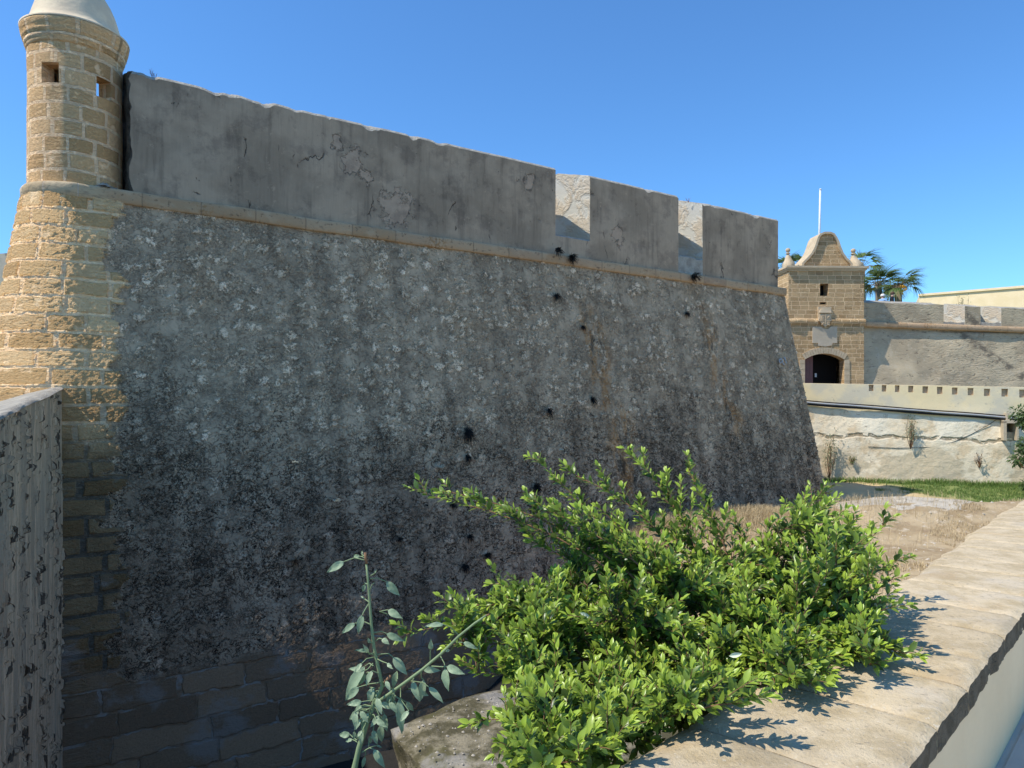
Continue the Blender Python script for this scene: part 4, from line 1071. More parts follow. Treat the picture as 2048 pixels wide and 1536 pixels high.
for x0, x1 in ((-6, -.02), (W+.02, 17)):
    pr = [(-.70, 3.58), (-.42, 3.60), (-.39, 3.64), (-.39, 3.80), (-.43, 3.85), (-.70, 3.87)]
    XS = np.linspace(x0, x1, 60); mb.grid(np.array([[tw(x, o+.015*float(fbm(x*2, z, 1.0, 1.0, 3)), z) for x in XS] for o, z in pr]), np.array([[(x, z) for x in XS] for o, z in pr]))
mb.build('cordon', M['cordon'], cur)
def cm(x0, x1, z1, z0=3.8, th=.9, splay=.25, mt=M['curtain'], o=-.52):
    mb = MB(); f = lambda x, w_, z: tw(x, o-w_, z)
    def g(x, w_): return x+(splay if x == x0 else -splay)*w_
    nx = max(3, int((x1-x0)/.3))
    mb.quad(f(x0, 0, z0), f(x1, 0, z0), f(x1, 0, z1), f(x0, 0, z1), 0, nx, 5, uv0=(x0, 0)); mb.quad(f(x0, 0, z1), f(x1, 0, z1), f(g(x1, th), th, z1+.22), f(g(x0, th), th, z1+.22), 2, nx, 3)
    mb.quad(f(g(x0, th), th, z0), f(x0, 0, z0), f(x0, 0, z1), f(g(x0, th), th, z1+.22), 1, 3, 5); mb.quad(f(x1, 0, z0), f(g(x1, th), th, z0), f(g(x1, th), th, z1+.22), f(x1, 0, z1), 1, 3, 5)
    mb.quad(f(x1, th, z0), f(x0, th, z0), f(x0, th, z1+.22), f(x1, th, z1+.22), 1)
    return mb.build('merlon', [mt, M['white'], M['top']], cur, displace=lambda V: np.stack([0*V[:, 0], 0*V[:, 0], fbm(V[:, 0]*2, V[:, 1]*2, 1.0, 1.0, 3)*.05*(V[:, 2] > z0+.1)], -1))
def cx(px): return tx(px)
cm(W+.02, cx(1902), 4.74); cm(cx(1945), cx(1977), 4.72, splay=-.45); cm(cx(2019), 17, 4.70, splay=-.45)
cm(-6, -.02, 4.74)
mb = MB()
for a, b, z in ((cx(1902)-.01, cx(1945)+.01, 3.97), (cx(1977)-.01, cx(2019)+.01, 4.0)):
    mb.box(a, b, -1.5, -.53, 3.8, z, F3, n=6)
mb.build('embrasure_sill', M['top'], cur, displace=lambda V: np.stack([0*V[:, 0], 0*V[:, 0], fbm(V[:, 0]*4, V[:, 1]*4, 1.0, 1.0, 3)*.08], -1))
mb = MB(); mb.box(W+.02, 17, -12, -1.0, 3.0, 3.95, F3, n=6); mb.build('rampart_floor', M['top'], cur)
mb = MB(); mb.box(W+.3, cx(1855), -3.2, -2.9, 3.95, 5.18, F3, n=6); mb.build('inner_parapet', M['greyb'], cur)
for a in (1905, 1977):
    o = MB(); o.tube([tw(cx(a)-.1, -1.6, 4.62), tw(cx(a)+.5, -1.6, 4.62)], .035, 6); o.build('hand_rail', M['black'], cur)

# outwork wall closing the moat
O0 = np.array([(1560-1024)/FPX*28.1, 28.1]); O1 = np.array([(2110-1024)/FPX*25.8, 25.8]); od = O1-O0; OL = np.linalg.norm(od); od = od/OL; on = np.array([od[1], -od[0]])
def ow(u, w_, v): q = O0+od*u-on*w_; return np.array([q[0], q[1], v])
def ou(px): r = (px-1024)/FPX; return (r*O0[1]-O0[0])/(od[0]-r*od[1])
def oz(px, y): return (HZ-y)/FPX*(O0+od*ou(px))[1]
out_w = empty('moat_wall', tuple(ow(OL/2, 0, -3.4)), 'long pale limewashed wall with a row of small square niches closing the far side of the moat', 'wall')
zT0, zT1 = .885, .63
TOPZ = lambda u: zT0+(zT1-zT0)*u/OL
mb = MB(); hs = []
for x0, x1, ya, yb in ((1737.6, 1747, 769, 782), (1763.5, 1772.5, 769.5, 783), (1790, 1799, 770.5, 784), (1816.5, 1826.5, 771.5, 784.5), (1845, 1856, 772.5, 786), (1874, 1885, 773.5, 788), (1904, 1915, 775, 789), (1935.5, 1947, 776, 790.5), (1968, 1980, 777.5, 792), (2003, 2016, 777.5, 793), (2038.5, 2052, 779, 795)):
    hs.append((ou(x0), ou(x1), oz(x0, yb)-TOPZ(ou(x0)), oz(x0, ya)-TOPZ(ou(x0)), .10, 1))
pxo = (2004, 2025); hs.append((ou(2006), ou(2026), oz(2010, 876)-TOPZ(ou(2010)), oz(2010, 846)-TOPZ(ou(2010)), .5, 2))
def owf(u, v, w_):
    px = u/OL; vt = v
    bump_ = float(fbm(u*.9, v*.9, 1.0, 1.0, 4))*.10*min(1, max(0, (-.7-v)*3))
    outb = max(0, -.9-v)*.05
    return ow(u, w_-bump_-outb, TOPZ(u)+v)
holes_wall(mb, owf, 0, OL, -4.4, -.02, hs, 0, 1, .35, .25)
mb2 = []
# sloping top strip above the niches
US = np.linspace(0, OL, 60); Pq = np.array([[owf(u, -.02, 0) for u in US], [ow(u, .01, zT0+(zT1-zT0)*u/OL) for u in US], [ow(u, .55, zT0+(zT1-zT0)*u/OL+.01) for u in US], [ow(u, .55, -.5) for u in US]])
mb.grid(Pq[:2], np.array([[(u, 0) for u in US], [(u, .05) for u in US]]), 3); mb.grid(Pq[1:], np.array([[(u, z) for u in US] for z in (0, .5, 1.5)]), 3)
mb.build('wall_face', [M['cream'], M['trim'], M['dark'], M['yellow']], out_w)
mb = MB()
for u0, u1, v0, v1 in ((ou(2000), ou(2006), oz(2003, 880), oz(2003, 842)), (ou(2026), ou(2030), oz(2028, 880), oz(2028, 842)), (ou(2000), ou(2030), oz(2010, 846), oz(2010, 840))):
    mb.box(u0, u1, -.32, .02, v0, v1, lambda p: ow(p[0], p[1], p[2]))
mb.box(ou(2006), ou(2026), -.05, .25, oz(2010, 876), oz(2010, 864), lambda p: ow(p[0], p[1], p[2]))
mb.build('drain_frame', M['plaque'], out_w, smooth_=False)
pipes = empty('wall_pipes', tuple(ow(OL/2, -.1, -.2)), 'pair of thin pipes, one grey and one black, running along the pale moat wall', 'pipe')
pu = np.linspace(ou(1590), OL, 40)
pz = lambda u, dy: oz(1610, 803+dy)+(oz(2048, 836+dy)-oz(1610, 803+dy))*(u-ou(1610))/(ou(2048)-ou(1610))
mb = MB(); mb.tube([ow(u, -.14, pz(u, 1.5)+.006*math.sin(u*3)) for u in pu], .035, 8); mb.build('grey_pipe', M['steel'], pipes)
mb = MB(); mb.tube([ow(u, -.10, pz(u, -1.8)+.006*math.sin(u*2+1)) for u in pu], .022, 8); mb.build('black_pipe', M['black'], pipes)
mb = MB(); mb.tube([ow(u, -.10, pz(u, 4.8)+.01*math.sin(u*2+1)) for u in pu], .045, 8); mb.build('black_pipe', M['black'], pipes)
mb = MB(); mb.box(ou(2008), ou(2014), -.22, .02, oz(2010, 842), oz(2010, 826), lambda p: ow(*p)); mb.build('junction_box', M['plaque'], pipes, smooth_=False)
mb = MB(); u0 = ou(1870); cab = [ow(ou(px), -.07, oz(px, y)) for px, y in ((2000, 833), (1975, 850), (1940, 869), (1905, 884), (1870, 893), (1840, 895), (1790, 896), (1735, 893))]
mb.tube(cab, .009, 5); tag(mb.build('slack_cable', M['black']), 'thin dark cable sagging diagonally across the pale moat wall', 'cable')
mb = MB(); mb.box(0, OL+6, .3, 5.2, -3.4, -.1, lambda p: ow(*p), n=8); tag(mb.build('terrace', M['top']), kind='structure')

# buildings behind
yb = empty('yellow_building', (27, 49, 3), 'long pale yellow building with a flat roofline beyond the curtain wall at far right', 'building')
mb = MB(); a = at(1838, 592, 54.0); b = at(2300, 555, 43.0)
for p, q_ in ((a, b),):
    h0, h1 = p.z, q_.z; bk0 = Vector((p.x+5, p.y+10, h0)); bk1 = Vector((q_.x+5, q_.y+10, h1))
    P4 = lambda v, z: (v.x, v.y, z)
    mb.quad(P4(p, -3), P4(q_, -3), P4(q_, h1), P4(p, h0), 0, 8, 4); mb.quad(P4(bk0, -3), P4(p, -3), P4(p, h0), P4(bk0, h0), 0, 3, 3)
    mb.quad(P4(q_, -3), P4(bk1, -3), P4(bk1, h1), P4(q_, h1), 0); mb.quad(P4(bk1, -3), P4(bk0, -3), P4(bk0, h0), P4(bk1, h1), 0); mb.quad(P4(p, h0), P4(q_, h1), P4(bk1, h1), P4(bk0, h0), 1)
mb.build('wall', [M['yellow'], M['top']], yb)
mb = MB(); a2, b2 = a, b; dv = (b-a); dv.z = 0; L_ = dv.length; dv.normalize(); nv_ = Vector((dv.y, -dv.x, 0))
def yc(p): 
    t = p[0]/L_; zz_ = a.z+(b.z-a.z)*t; q_ = a+dv*p[0]+nv_*p[1]; return np.array([q_.x, q_.y, zz_+p[2]])
mb.box(0, L_, -.1, .12, -.02, .14, yc, n=6); mb.build('roof_edge', M['yellow'], yb, smooth_=False)
lb = empty('left_building', (-22, 29, -3), 'plain grey walled block with a pale ledge behind the turret at the left edge', 'building')
mb = MB(); a = at(-260, 530, 34); b = at(60, 500, 31)
def lbx(p): q_ = a+(b-a)*p[0]; return np.array([q_.x, q_.y+p[1], p[2]])
mb.box(0, 1, 0, 6, -3, 6.72, lbx, n=10); mb.build('wall', M['greyb'], lb)
mb = MB(); mb.box(-.01, 1.01, -.25, .05, 4.42, 4.52, lbx); mb.build('ledge', M['top'], lb, smooth_=False)
mb = MB(); mb.box(0, 1, -.08, -.01, -3, 4.42, lbx); mb.build('lower_wall', M['tower'], lb, smooth_=False)

# ------------------------------------------------------------------ leaves and plants
def leaf_set(mb, bases, dirs, ups, lens, wids, tints, fold=.25, curl=.35, rows=4, shape='ellipse', mat=0):
    """many folded, curled blades at once; bases, dirs, ups (N,3)"""
    B = np.asarray(bases, float); D = np.asarray(dirs, float); U = np.asarray(ups, float); n = len(B)
    if n == 0: return
    D = D/np.linalg.norm(D, axis=1)[:, None]; S = np.cross(D, U); S /= (np.linalg.norm(S, axis=1)[:, None]+1e-9); U = np.cross(S, D)
    lens = np.asarray(lens)[:, None]; wids = np.asarray(wids)[:, None]
    ts = np.linspace(0, 1, rows+1); V = []
    for t in ts:
        if shape == 'ellipse': wv = math.sin(math.pi*min(1, t**.85))**.75 if 0 < t < 1 else .03
        elif shape == 'ovate': wv = (math.sin(math.pi*t**.6)**.8 if 0 < t < 1 else .03)
        else: wv = max(.03, (1-t)*min(1, t*4+.3))
        c = B + D*lens*(t*(1-.12*curl*t)) - U*lens*curl*t*t
        V += [c - S*wids*wv*.5 + U*wids*fold*wv*.5, c, c + S*wids*wv*.5 + U*wids*fold*wv*.5]
    V = np.stack(V, 1)                            # (n, 3*(rows+1), 3)
    k = 3*(rows+1); f = []
    for r in range(rows):
        a = r*3; f += [(a, a+1, a+4, a+3), (a+1, a+2, a+5, a+4)]
    f = np.array(f); F = (f[None]+(np.arange(n)*k)[:, None, None]).reshape(-1, 4)
    mb.add(V.reshape(-1, 3), F.tolist(), None, mat, np.repeat(np.asarray(tints), k))
def rnd_unit(n): v = rng.normal(size=(n, 3)); return v/np.linalg.norm(v, axis=1)[:, None]
def twig_leaves(acc, pts, spacing, length, width, spread=.85, tint0=.15, tint1=1.0, tipgrow=.85, phase=None):
    """alternate leaves along a twig, smaller and paler at its tip"""
    pts = [np.array(p) for p in pts]; seg_ = [np.linalg.norm(b-a) for a, b in zip(pts[:-1], pts[1:])]; Lt = sum(seg_)
    s = spacing*random.random(); ang = random.random()*6.28 if phase is None else phase
    while s < Lt:
        r = s; k = 0
        while k < len(seg_)-1 and r > seg_[k]: r -= seg_[k]; k += 1
        p = pts[k]+(pts[k+1]-pts[k])*(r/max(seg_[k], 1e-6)); t = (pts[k+1]-pts[k])/max(seg_[k], 1e-6)
        a = np.cross(t, [0.1, .2, 1.0]); a /= np.linalg.norm(a)+1e-9; b = np.cross(t, a)
        fr = s/Lt; o = a*math.cos(ang)+b*math.sin(ang)
        dd = t*(1.0-.45*(1-fr))+o*spread*(1-.35*fr)+np.array([0, 0, .28]); up = -o*.3+t*.55+np.array([-.25, -.25, .75])+np.array([random.uniform(-.4, .4) for _ in range(3)])
        sc_ = (1-.30*fr**3)*random.uniform(.6, 1.25)
        acc[0].append(p+o*.004); acc[1].append(dd); acc[2].append(up); acc[3].append(length*sc_); acc[4].append(width*sc_*random.uniform(.85, 1.1))
        acc[5].append(min(1, max(0, tint0+(tint1-tint0)*fr**1.5+random.gauss(0, .20))))
        ang += 2.39; s += spacing*random.uniform(.75, 1.25)
    # closing pair at the tip
    for k in range(3):
        t = (pts[-1]-pts[-2]); t = t/(np.linalg.norm(t)+1e-9); o = rnd_unit(1)[0]
        acc[0].append(pts[-1]); acc[1].append(t+o*.35+np.array([0, 0, .25])); acc[2].append(np.array([-.3, -.3, .8])+o*.3); acc[3].append(length*random.uniform(.55, .85)); acc[4].append(width*.6); acc[5].append(min(1, tint1+.05))
def curve_pts(a, b, sag, n=8, wob=.03):
    a = np.array(a); b = np.array(b); L_ = np.linalg.norm(b-a); o = np.array([random.uniform(-1, 1), random.uniform(-1, 1), random.uniform(-1, 1)])*wob*L_
    return [a+(b-a)*t+np.array([0, 0, 1])*sag*L_*math.sin(math.pi*t)+o*math.sin(math.pi*t) for t in np.linspace(0, 1, n)]

# --- the big green shrub growing out of the outer face of the parapet wall
root = np.array([edge_l(2.95)-.02, 2.98, -1.75])
tips = [(855, 990, 3.25), (905, 985, 3.3), (1088, 932, 3.45), (1150, 950, 3.5), (1268, 912, 3.6), (1330, 975, 3.5), (1378, 945, 3.55), (1082, 1012, 3.1), (1118, 1030, 3.2),
        (1225, 1040, 3.35), (1330, 1060, 3.4), (1420, 1045, 3.5), (1480, 1065, 3.4), (1535, 1075, 3.3), (1600, 1035, 3.5), (1655, 978, 3.65), (1700, 1050, 3.6), (1765, 1055, 3.55), (1785, 1125, 3.4), (1775, 1165, 3.3), (1765, 1205, 3.05),
        (1795, 1308, 2.72), (1740, 1345, 2.62), (1640, 1385, 2.5), (1608, 1425, 2.42), (1540, 1375, 2.45), (825, 1265, 2.95), (905, 1215, 3.0), (1005, 1170, 3.1), (925, 1290, 2.9), (955, 1345, 2.75), (1010, 1340, 2.7), (975, 1440, 2.35), (1015, 1490, 2.25), (1060, 1545, 2.05),
        (1190, 1090, 3.2), (1060, 1075, 3.2), (1030, 1215, 2.95), (1400, 1150, 3.1), (1250, 1240, 2.8), (1130, 1370, 2.5), (1300, 1420, 2.4), (1200, 1500, 2.15), (1450, 1300, 2.6), (1600, 1250, 2.8), (1700, 1200, 3.0), (1150, 1460, 2.2), (1360, 1500, 2.15)]
poly = np.array([(900, 1240), (1010, 1200), (1100, 1190), (1110, 1130), (1150, 1110), (1210, 1080), (1310, 1115), (1390, 1080), (1440, 1120), (1520, 1140), (1590, 1070), (1640, 1015), (1690, 1070), (1740, 1140), (1760, 1190), (1760, 1310), (1640, 1350), (1480, 1410), (1380, 1450), (1240, 1540), (1060, 1560), (1015, 1470), (1040, 1390), (975, 1330)])
def inpoly(x, y):
    c = False; n = len(poly); j = n-1
    for i in range(n):
        if ((poly[i][1] > y) != (poly[j][1] > y)) and (x < (poly[j][0]-poly[i][0])*(y-poly[i][1])/(poly[j][1]-poly[i][1])+poly[i][0]): c = not c
        j = i
    return c
def depth_at(px, py):                            # the shrub leans out over the moat; lower down it comes nearer
    return float(np.interp(py, [930, 1100, 1250, 1400, 1560], [3.5, 3.3, 2.95, 2.5, 2.05]))
fic = empty('green_shrub', tuple(root), 'dense glossy green shrub growing over the edge of the foreground wall', 'shrub')
mbB = MB(); acc = [[], [], [], [], [], []]; nodes = []
def clear_wall(p):                               # keep twigs above the coping where they lean over it
    p = np.array(p); q_ = p[:2]-base; s_ = q_@ff; o = -(q_@fn)
    if -.05 < o < .64 and p[2] < HC+.04: p[2] = HC+.04+random.random()*.03
    return p
hub = root+np.array([-.16, -.05, .42])
mbB.tube([root+np.array([.05, .04, -.05]), root+np.array([-.08, -.02, .1]), hub], [.035, .03, .024], 8)
for (px, py, D) in tips:
    tip = np.array(at(px, py, D)); lower = tip[2] < hub[2]
    pts = curve_pts(hub if not lower else root+np.array([-.1, 0, .15]), tip, random.uniform(.04, .14) if not lower else .10, 12, .05)
    pts = [clear_wall(p) if i > 2 else p for i, p in enumerate(pts)]
    mbB.tube(pts, np.linspace(.0075, .0016, 12), 5)
    nodes += pts[3:]
    L_ = np.linalg.norm(pts[-1]-pts[0])
    twig_leaves(acc, pts[5:], .0125, .046, .021)
    # side twigs along the outer half
    for k in range(3, 12):
        for rep in range(2):
            b = pts[k]; t = pts[min(k+1, 11)]-pts[k-1]; t /= np.linalg.norm(t); o = rnd_unit(1)[0]; o -= t*(o@t); o /= np.linalg.norm(o)
            l = random.uniform(.09, .20)*(1-.55*(k/11)); e = b+(t*.85+o*.55+np.array([0, 0, .30]))*l; e = clear_wall(e)
            tw_ = curve_pts(b, e, .08, 4); mbB.tube(tw_, [.0022, .0018, .0014, .0009], 4, cap=False)
            if (k > 4 or random.random() < .6) and random.random() > .06: twig_leaves(acc, tw_, .0115, .047, .022)
nodes = np.array(nodes); cnt = 0
while cnt < 390:
    px, py = random.uniform(860, 1800), random.uniform(980, 1560)
    if not inpoly(px, py): continue
    D = depth_at(px, py)+random.gauss(0, .17)
    p = clear_wall(np.array(at(px, py, D)))
    dd = np.linalg.norm(nodes-p, axis=1); ok = np.where((dd > .12) & (nodes[:, 2] < p[2]+.08))[0]
    if len(ok) == 0: ok = np.where(dd > .05)[0]
    b = nodes[ok[np.argmin(dd[ok])]]; pts = [clear_wall(q_) for q_ in curve_pts(b, p, .08, 6, .06)]
    mbB.tube(pts, np.linspace(.0035, .0013, 6), 4, cap=False); twig_leaves(acc, pts[1:], .0115, .048, .0225)
    for k in range(1, 6):
        b = pts[k]; t = pts[k]-pts[k-1]; t /= np.linalg.norm(t)+1e-9; o = rnd_unit(1)[0]
        e = clear_wall(b+(t*.7+o*.5+np.array([0, 0, .35]))*random.uniform(.07, .13)); tw_ = curve_pts(b, e, .08, 4)
        mbB.tube(tw_, [.0018, .0015, .0012, .0009], 4, cap=False); twig_leaves(acc, tw_, .0105, .046, .0215)
    cnt += 1
mbB.build('branches', M['bark'], fic)
mb = MB(); A = [np.array(a_) for a_ in acc]; leaf_set(mb, A[0], A[1], A[2], A[3], A[4], A[5], fold=.35, curl=.22, rows=4)
mb.build('foliage', M['ficus'], fic); NLEAF = len(A[0]); print('leaves', NLEAF)
for b_, d_, l_, w_ in ((at(1592, 1130, 3.0), (.2, 0, 1), .032, .016), (at(1458, 1312, 2.42), (1, -.1, .2), .045, .017), (at(1638, 1172, 2.85), (.8, 0, .3), .03, .014), (at(1160, 1225, 2.75), (.8, 0, -.4), .05, .016)):
    mb = MB(); leaf_set(mb, [b_], [d_], [(0, -1, .3)], [l_], [w_], [1], fold=.6, curl=.1); mb.build('pale_new_leaf', M['bud'], fic)

# --- tree tobacco with blue-green leaves
DT = 1.95
P_ = lambda px, py, D=DT: np.array(at(px, py, D))
tob = empty('tree_tobacco_plant', tuple(P_(700, 1620)), 'tall thin plant with drooping blue-green leaves left of the green shrub', 'plant')
cr = lambda x, y: (620+x/3.368, 1080+y/3.368)     # crop coordinates used while measuring
mb = MB()
st = [np.array([edge_l(1.9)-.1, 1.98, -1.5]), P_(690, 1640), P_(*cr(300, 1536)), P_(*cr(330, 1400)), P_(*cr(385, 1230)), P_(*cr(430, 1110)), P_(*cr(488, 985)), P_(*cr(460, 860)), P_(*cr(432, 730)), P_(*cr(412, 560)), P_(*cr(402, 420)), P_(*cr(390, 260)), P_(*cr(378, 150))]
mb.tube(st, [.010, .0095, .0085, .0075, .0065, .0058, .0052, .0047, .0043, .004, .0036, .0032, .003], 8)
br = [P_(*cr(430, 1110)), P_(*cr(530, 1040), DT-.02), P_(*cr(640, 960), DT-.04), P_(*cr(760, 870), DT-.05), P_(*cr(890, 760), DT-.06), P_(*cr(1000, 650), DT-.07), P_(*cr(1110, 560), DT-.08), P_(*cr(1190, 505), DT-.08)]
mb.tube(br, [.0048, .0046, .0043, .004, .0038, .0035, .003, .0025], 8)
mbp = mb
mb = MB(); mb.tube([P_(*cr(380, 160)), P_(*cr(371, 85))], [.0042, .0036], 8); mb.build('cut_end', M['bark'], tob); mb = MB(); mb.tube([P_(*cr(500, 960)), P_(*cr(545, 915))], [.004, .0045], 6); mb.build('cut_end', M['bark'], tob); mb = MB(); mb.tube([P_(*cr(1185, 510), DT-.08), P_(*cr(1210, 500), DT-.08)], [.003, .0025], 6)
mb.build('cut_end', M['bark'], tob)
LV = [((365, 135), (300, 120), (230, 145), (112, 220), .40), ((405, 262), (450, 255), (515, 280), (605, 375), .45), ((395, 430), (365, 480), (352, 505), (325, 635), .40), ((410, 570), (370, 552), (305, 560), (213, 632), .38),
      ((430, 625), (480, 615), (515, 630), (635, 682), .38), ((445, 680), (465, 662), (485, 665), (535, 705), .6), ((520, 500), (470, 482), (525, 470), (625, 530), .45), ((455, 770), (530, 765), (560, 790), (655, 910), .42),
      ((430, 850), (400, 830), (370, 850), (240, 1080), .30), ((425, 830), (390, 870), (365, 880), (258, 868), .42), ((430, 790), (380, 800), (350, 830), (300, 900), .4), ((410, 900), (390, 890), (375, 900), (300, 985), .45),
      ((470, 900), (440, 890), (420, 880), (380, 985), .4), ((470, 960), (400, 970), (330, 990), (242, 1080), .42), ((440, 1000), (400, 990), (425, 995), (400, 1100), .5), ((430, 1080), (380, 1085), (350, 1090), (245, 1110), .45),
      ((420, 1120), (370, 1110), (350, 1115), (300, 1160), .5), ((440, 1100), (470, 1090), (480, 1095), (562, 1140), .45), ((430, 1130), (480, 1130), (500, 1170), (520, 1290), .4), ((420, 1140), (440, 1150), (455, 1170), (500, 1270), .38),
      ((400, 1140), (345, 1140), (330, 1150), (265, 1215), .45), ((400, 1180), (385, 1200), (375, 1210), (350, 1290), .45), ((320, 1350), (290, 1330), (270, 1310), (195, 1312), .55), ((325, 1340), (305, 1300), (300, 1290), (295, 1345), .45), ((330, 1370), (300, 1350), (285, 1345), (240, 1360), .5),
      ((420, 1180), (430, 1250), (425, 1280), (455, 1380), .42), ((350, 1430), (400, 1400), (430, 1410), (505, 1536), .38), ((370, 1410), (375, 1440), (370, 1460), (352, 1536), .35), ((400, 1400), (440, 1385), (450, 1385), (485, 1400), .35), ((395, 1390), (400, 1330), (405, 1320), (410, 1370), .5),
      ((530, 1040), (555, 1060), (565, 1080), (590, 1170), .4), ((610, 990), (610, 1060), (600, 1070), (620, 1310), .28), ((560, 1140), (580, 1170), (590, 1185), (630, 1290), .4), ((600, 1060), (640, 1090), (650, 1090), (697, 1150), .45),
      ((540, 1000), (520, 950), (510, 950), (540, 1020), .45), ((590, 940), (590, 900), (585, 885), (560, 1000), .35), ((650, 960), (700, 930), (690, 950), (740, 1090), .36), ((750, 890), (750, 930), (765, 940), (740, 1090), .36), ((680, 950), (760, 960), (800, 990), (900, 1100), .32),
      ((700, 920), (740, 880), (760, 870), (880, 880), .38), ((810, 820), (810, 760), (812, 740), (815, 665), .45), ((875, 775), (905, 830), (910, 865), (935, 1020), .42), ((820, 850), (900, 855), (920, 850), (1045, 905), .42), ((1000, 640), (950, 590), (900, 570), (768, 585), .30), ((890, 760), (910, 750), (915, 750), (940, 742), .5),
      ((1000, 690), (1020, 690), (1030, 690), (1130, 735), .35), ((660, 1000), (700, 1010), (705, 1005), (800, 1050), .4), ((490, 960), (510, 950), (515, 960), (545, 1010), .4), ((400, 420), (360, 390), (365, 395), (342, 378), .3), ((395, 300), (370, 290), (372, 300), (355, 350), .45), ((400, 340), (420, 300), (422, 300), (438, 282), .3), ((410, 240), (435, 225), (437, 222), (452, 202), .4), ((370, 120), (345, 110), (335, 112), (292, 105), .5), ((370, 110), (352, 100), (350, 100), (352, 70), .5),
      ((430, 700), (410, 690), (405, 695), (388, 655), .5), ((440, 780), (400, 760), (390, 750), (300, 742), .3), ((430, 760), (400, 770), (392, 760), (355, 700), .35), ((450, 800), (490, 820), (520, 830), (560, 870), .45)]
mbl = MB()
for k in range(16):
    a0_ = random.choice([(440, 1060), (425, 1120), (460, 1000), (415, 1180), (480, 1040), (560, 1040)]); dx = random.uniform(-120, 110); dy = random.uniform(-60, 110); l_ = random.uniform(80, 130); an = random.uniform(.3, 2.6)
    p2_ = (a0_[0]+dx, a0_[1]+dy); LV.append((a0_, ((a0_[0]+p2_[0])/2, (a0_[1]+p2_[1])/2-18), p2_, (p2_[0]+l_*math.cos(an)*.7, p2_[1]+l_*math.sin(an)), .42))
for (a, p1, p2, tip, wr) in LV:
    dj = random.uniform(-.05, .05); near = a[0] > 600
    D0 = DT-(.00006*(a[0]-430) if a[0] > 430 else 0)
    A_, B_, C_, T_ = P_(*cr(*a), D0), P_(*cr(*p1), D0+dj*.5), P_(*cr(*p2), D0+dj*.7), P_(*cr(*tip), D0+dj)
    mbp.tube([A_, B_, C_], [.0017, .0015, .0013], 5, cap=False)
    ax = T_-C_; L_ = np.linalg.norm(ax); view = -(C_/np.linalg.norm(C_)); up = view+np.array([-.4, -.1, .5])*.5+rnd_unit(1)[0]*.30
    n_ = 8; Dn = ax/L_; S_ = np.cross(Dn, up); S_ /= np.linalg.norm(S_); U_ = np.cross(S_, Dn)
    V = []; wd_ = L_*wr*.92
    for t in np.linspace(0, 1, n_+1):
        wv = (math.sin(math.pi*t**.68)**1.0 if 0 < t < 1 else .03)
        bend = math.sin(math.pi*t)*L_*.08; c = C_+ax*t+U_*bend
        for sd_ in (-1, -.5, 0, .5, 1): V.append(c+S_*sd_*wd_*wv*.5+U_*(abs(sd_)*wd_*wv*.14+.0015*math.sin(t*14+sd_*3)))
    F = [(r*5+k, r*5+k+1, (r+1)*5+k+1, (r+1)*5+k) for r in range(n_) for k in range(4)]
    mbl.add(V, F, None, 0, random.uniform(.1, .9))
mbp.build('stem', M['gstem'], tob); mbl.build('foliage', M['tob'], tob)

# --- dark withered tufts rooted in the scarp
def tuft(px, py, size, label, mat='dryweed', n=60, droop=1.0, name='wall_weed', cat='weed', wide=.004, cl=None):
    s_, z_ = face_pt(px, py, .04); p = main_pt(s_, .72+BAT*(3.55-z_)+.03, z_); nrm = np.array([n2[0], n2[1], .17]); mb = MB()
    for k in range(n):
        o = rnd_unit(1)[0]; o = o+nrm*(.55-min(0, o@nrm)); o /= np.linalg.norm(o); l = size*random.uniform(.4, 1.0)
        a = np.array(p)+rnd_unit(1)[0]*size*.10; m = a+o*l*.5; e = a+o*l*.8+np.array([0, 0, -.45*droop*l])
        mb.tube([a, m, e], [wide, wide*.8, wide*.3], 3, cap=False, att=random.random())
    if cl:
        B = [np.array(p)+rnd_unit(1)[0]*size*.6 for _ in range(cl)]; leaf_set(mb, B, rnd_unit(cl)+nrm, rnd_unit(cl)+nrm, [size*.16]*cl, [size*.08]*cl, rng.random(cl), mat=1)
    return tag(mb.build(name, [M[mat], M['greygreen']]), label, cat, 'weeds rooted in the bastion face')
T_L = [(935, 865, .30, 'large dark hanging tuft in the middle of the bastion face', 130, 1.5), (935, 915, .16, 'small dark tuft just below the large hanging one', 60, 1.4), (1098, 822, .22, 'dark star shaped tuft right of the large hanging one', 70, .8),
       (1072, 975, .27, 'dark spreading tuft above the left shoot of the shrub', 110, .6), (1113, 592, .22, 'dark tuft just below the cordon under the first embrasure', 70, 1.0), (905, 1010, .16, 'faint dark tuft above the leftmost shoot tip of the shrub', 50, .8),
       (940, 1073, .18, 'wispy dark tuft above and left of the stone ledge', 50, .8), (975, 1110, .18, 'dark tuft directly above the right end of the stone ledge', 70, .9), (930, 1133, .18, 'dark hanging tuft on the stone ledge', 80, 1.3), (1373, 628, .20, 'dark tuft below the cordon under the second embrasure', 60, 1.0),
       (590, 1122, .16, 'small dark tuft low on the face left of the tall plant', 40, .8), (1165, 655, .16, 'dark tuft at the top of the first rusty streak', 60, .9), (1185, 800, .20, 'dark tuft in the middle of the first rusty streak', 70, .9), (800, 1078, .12, 'tiny dark tuft with pale seeds above the tall plant', 40, .9)]
for px, py, sz, lab, n_, dr in T_L: tuft(px, py, sz, lab, n=n_, droop=dr, wide=.006)
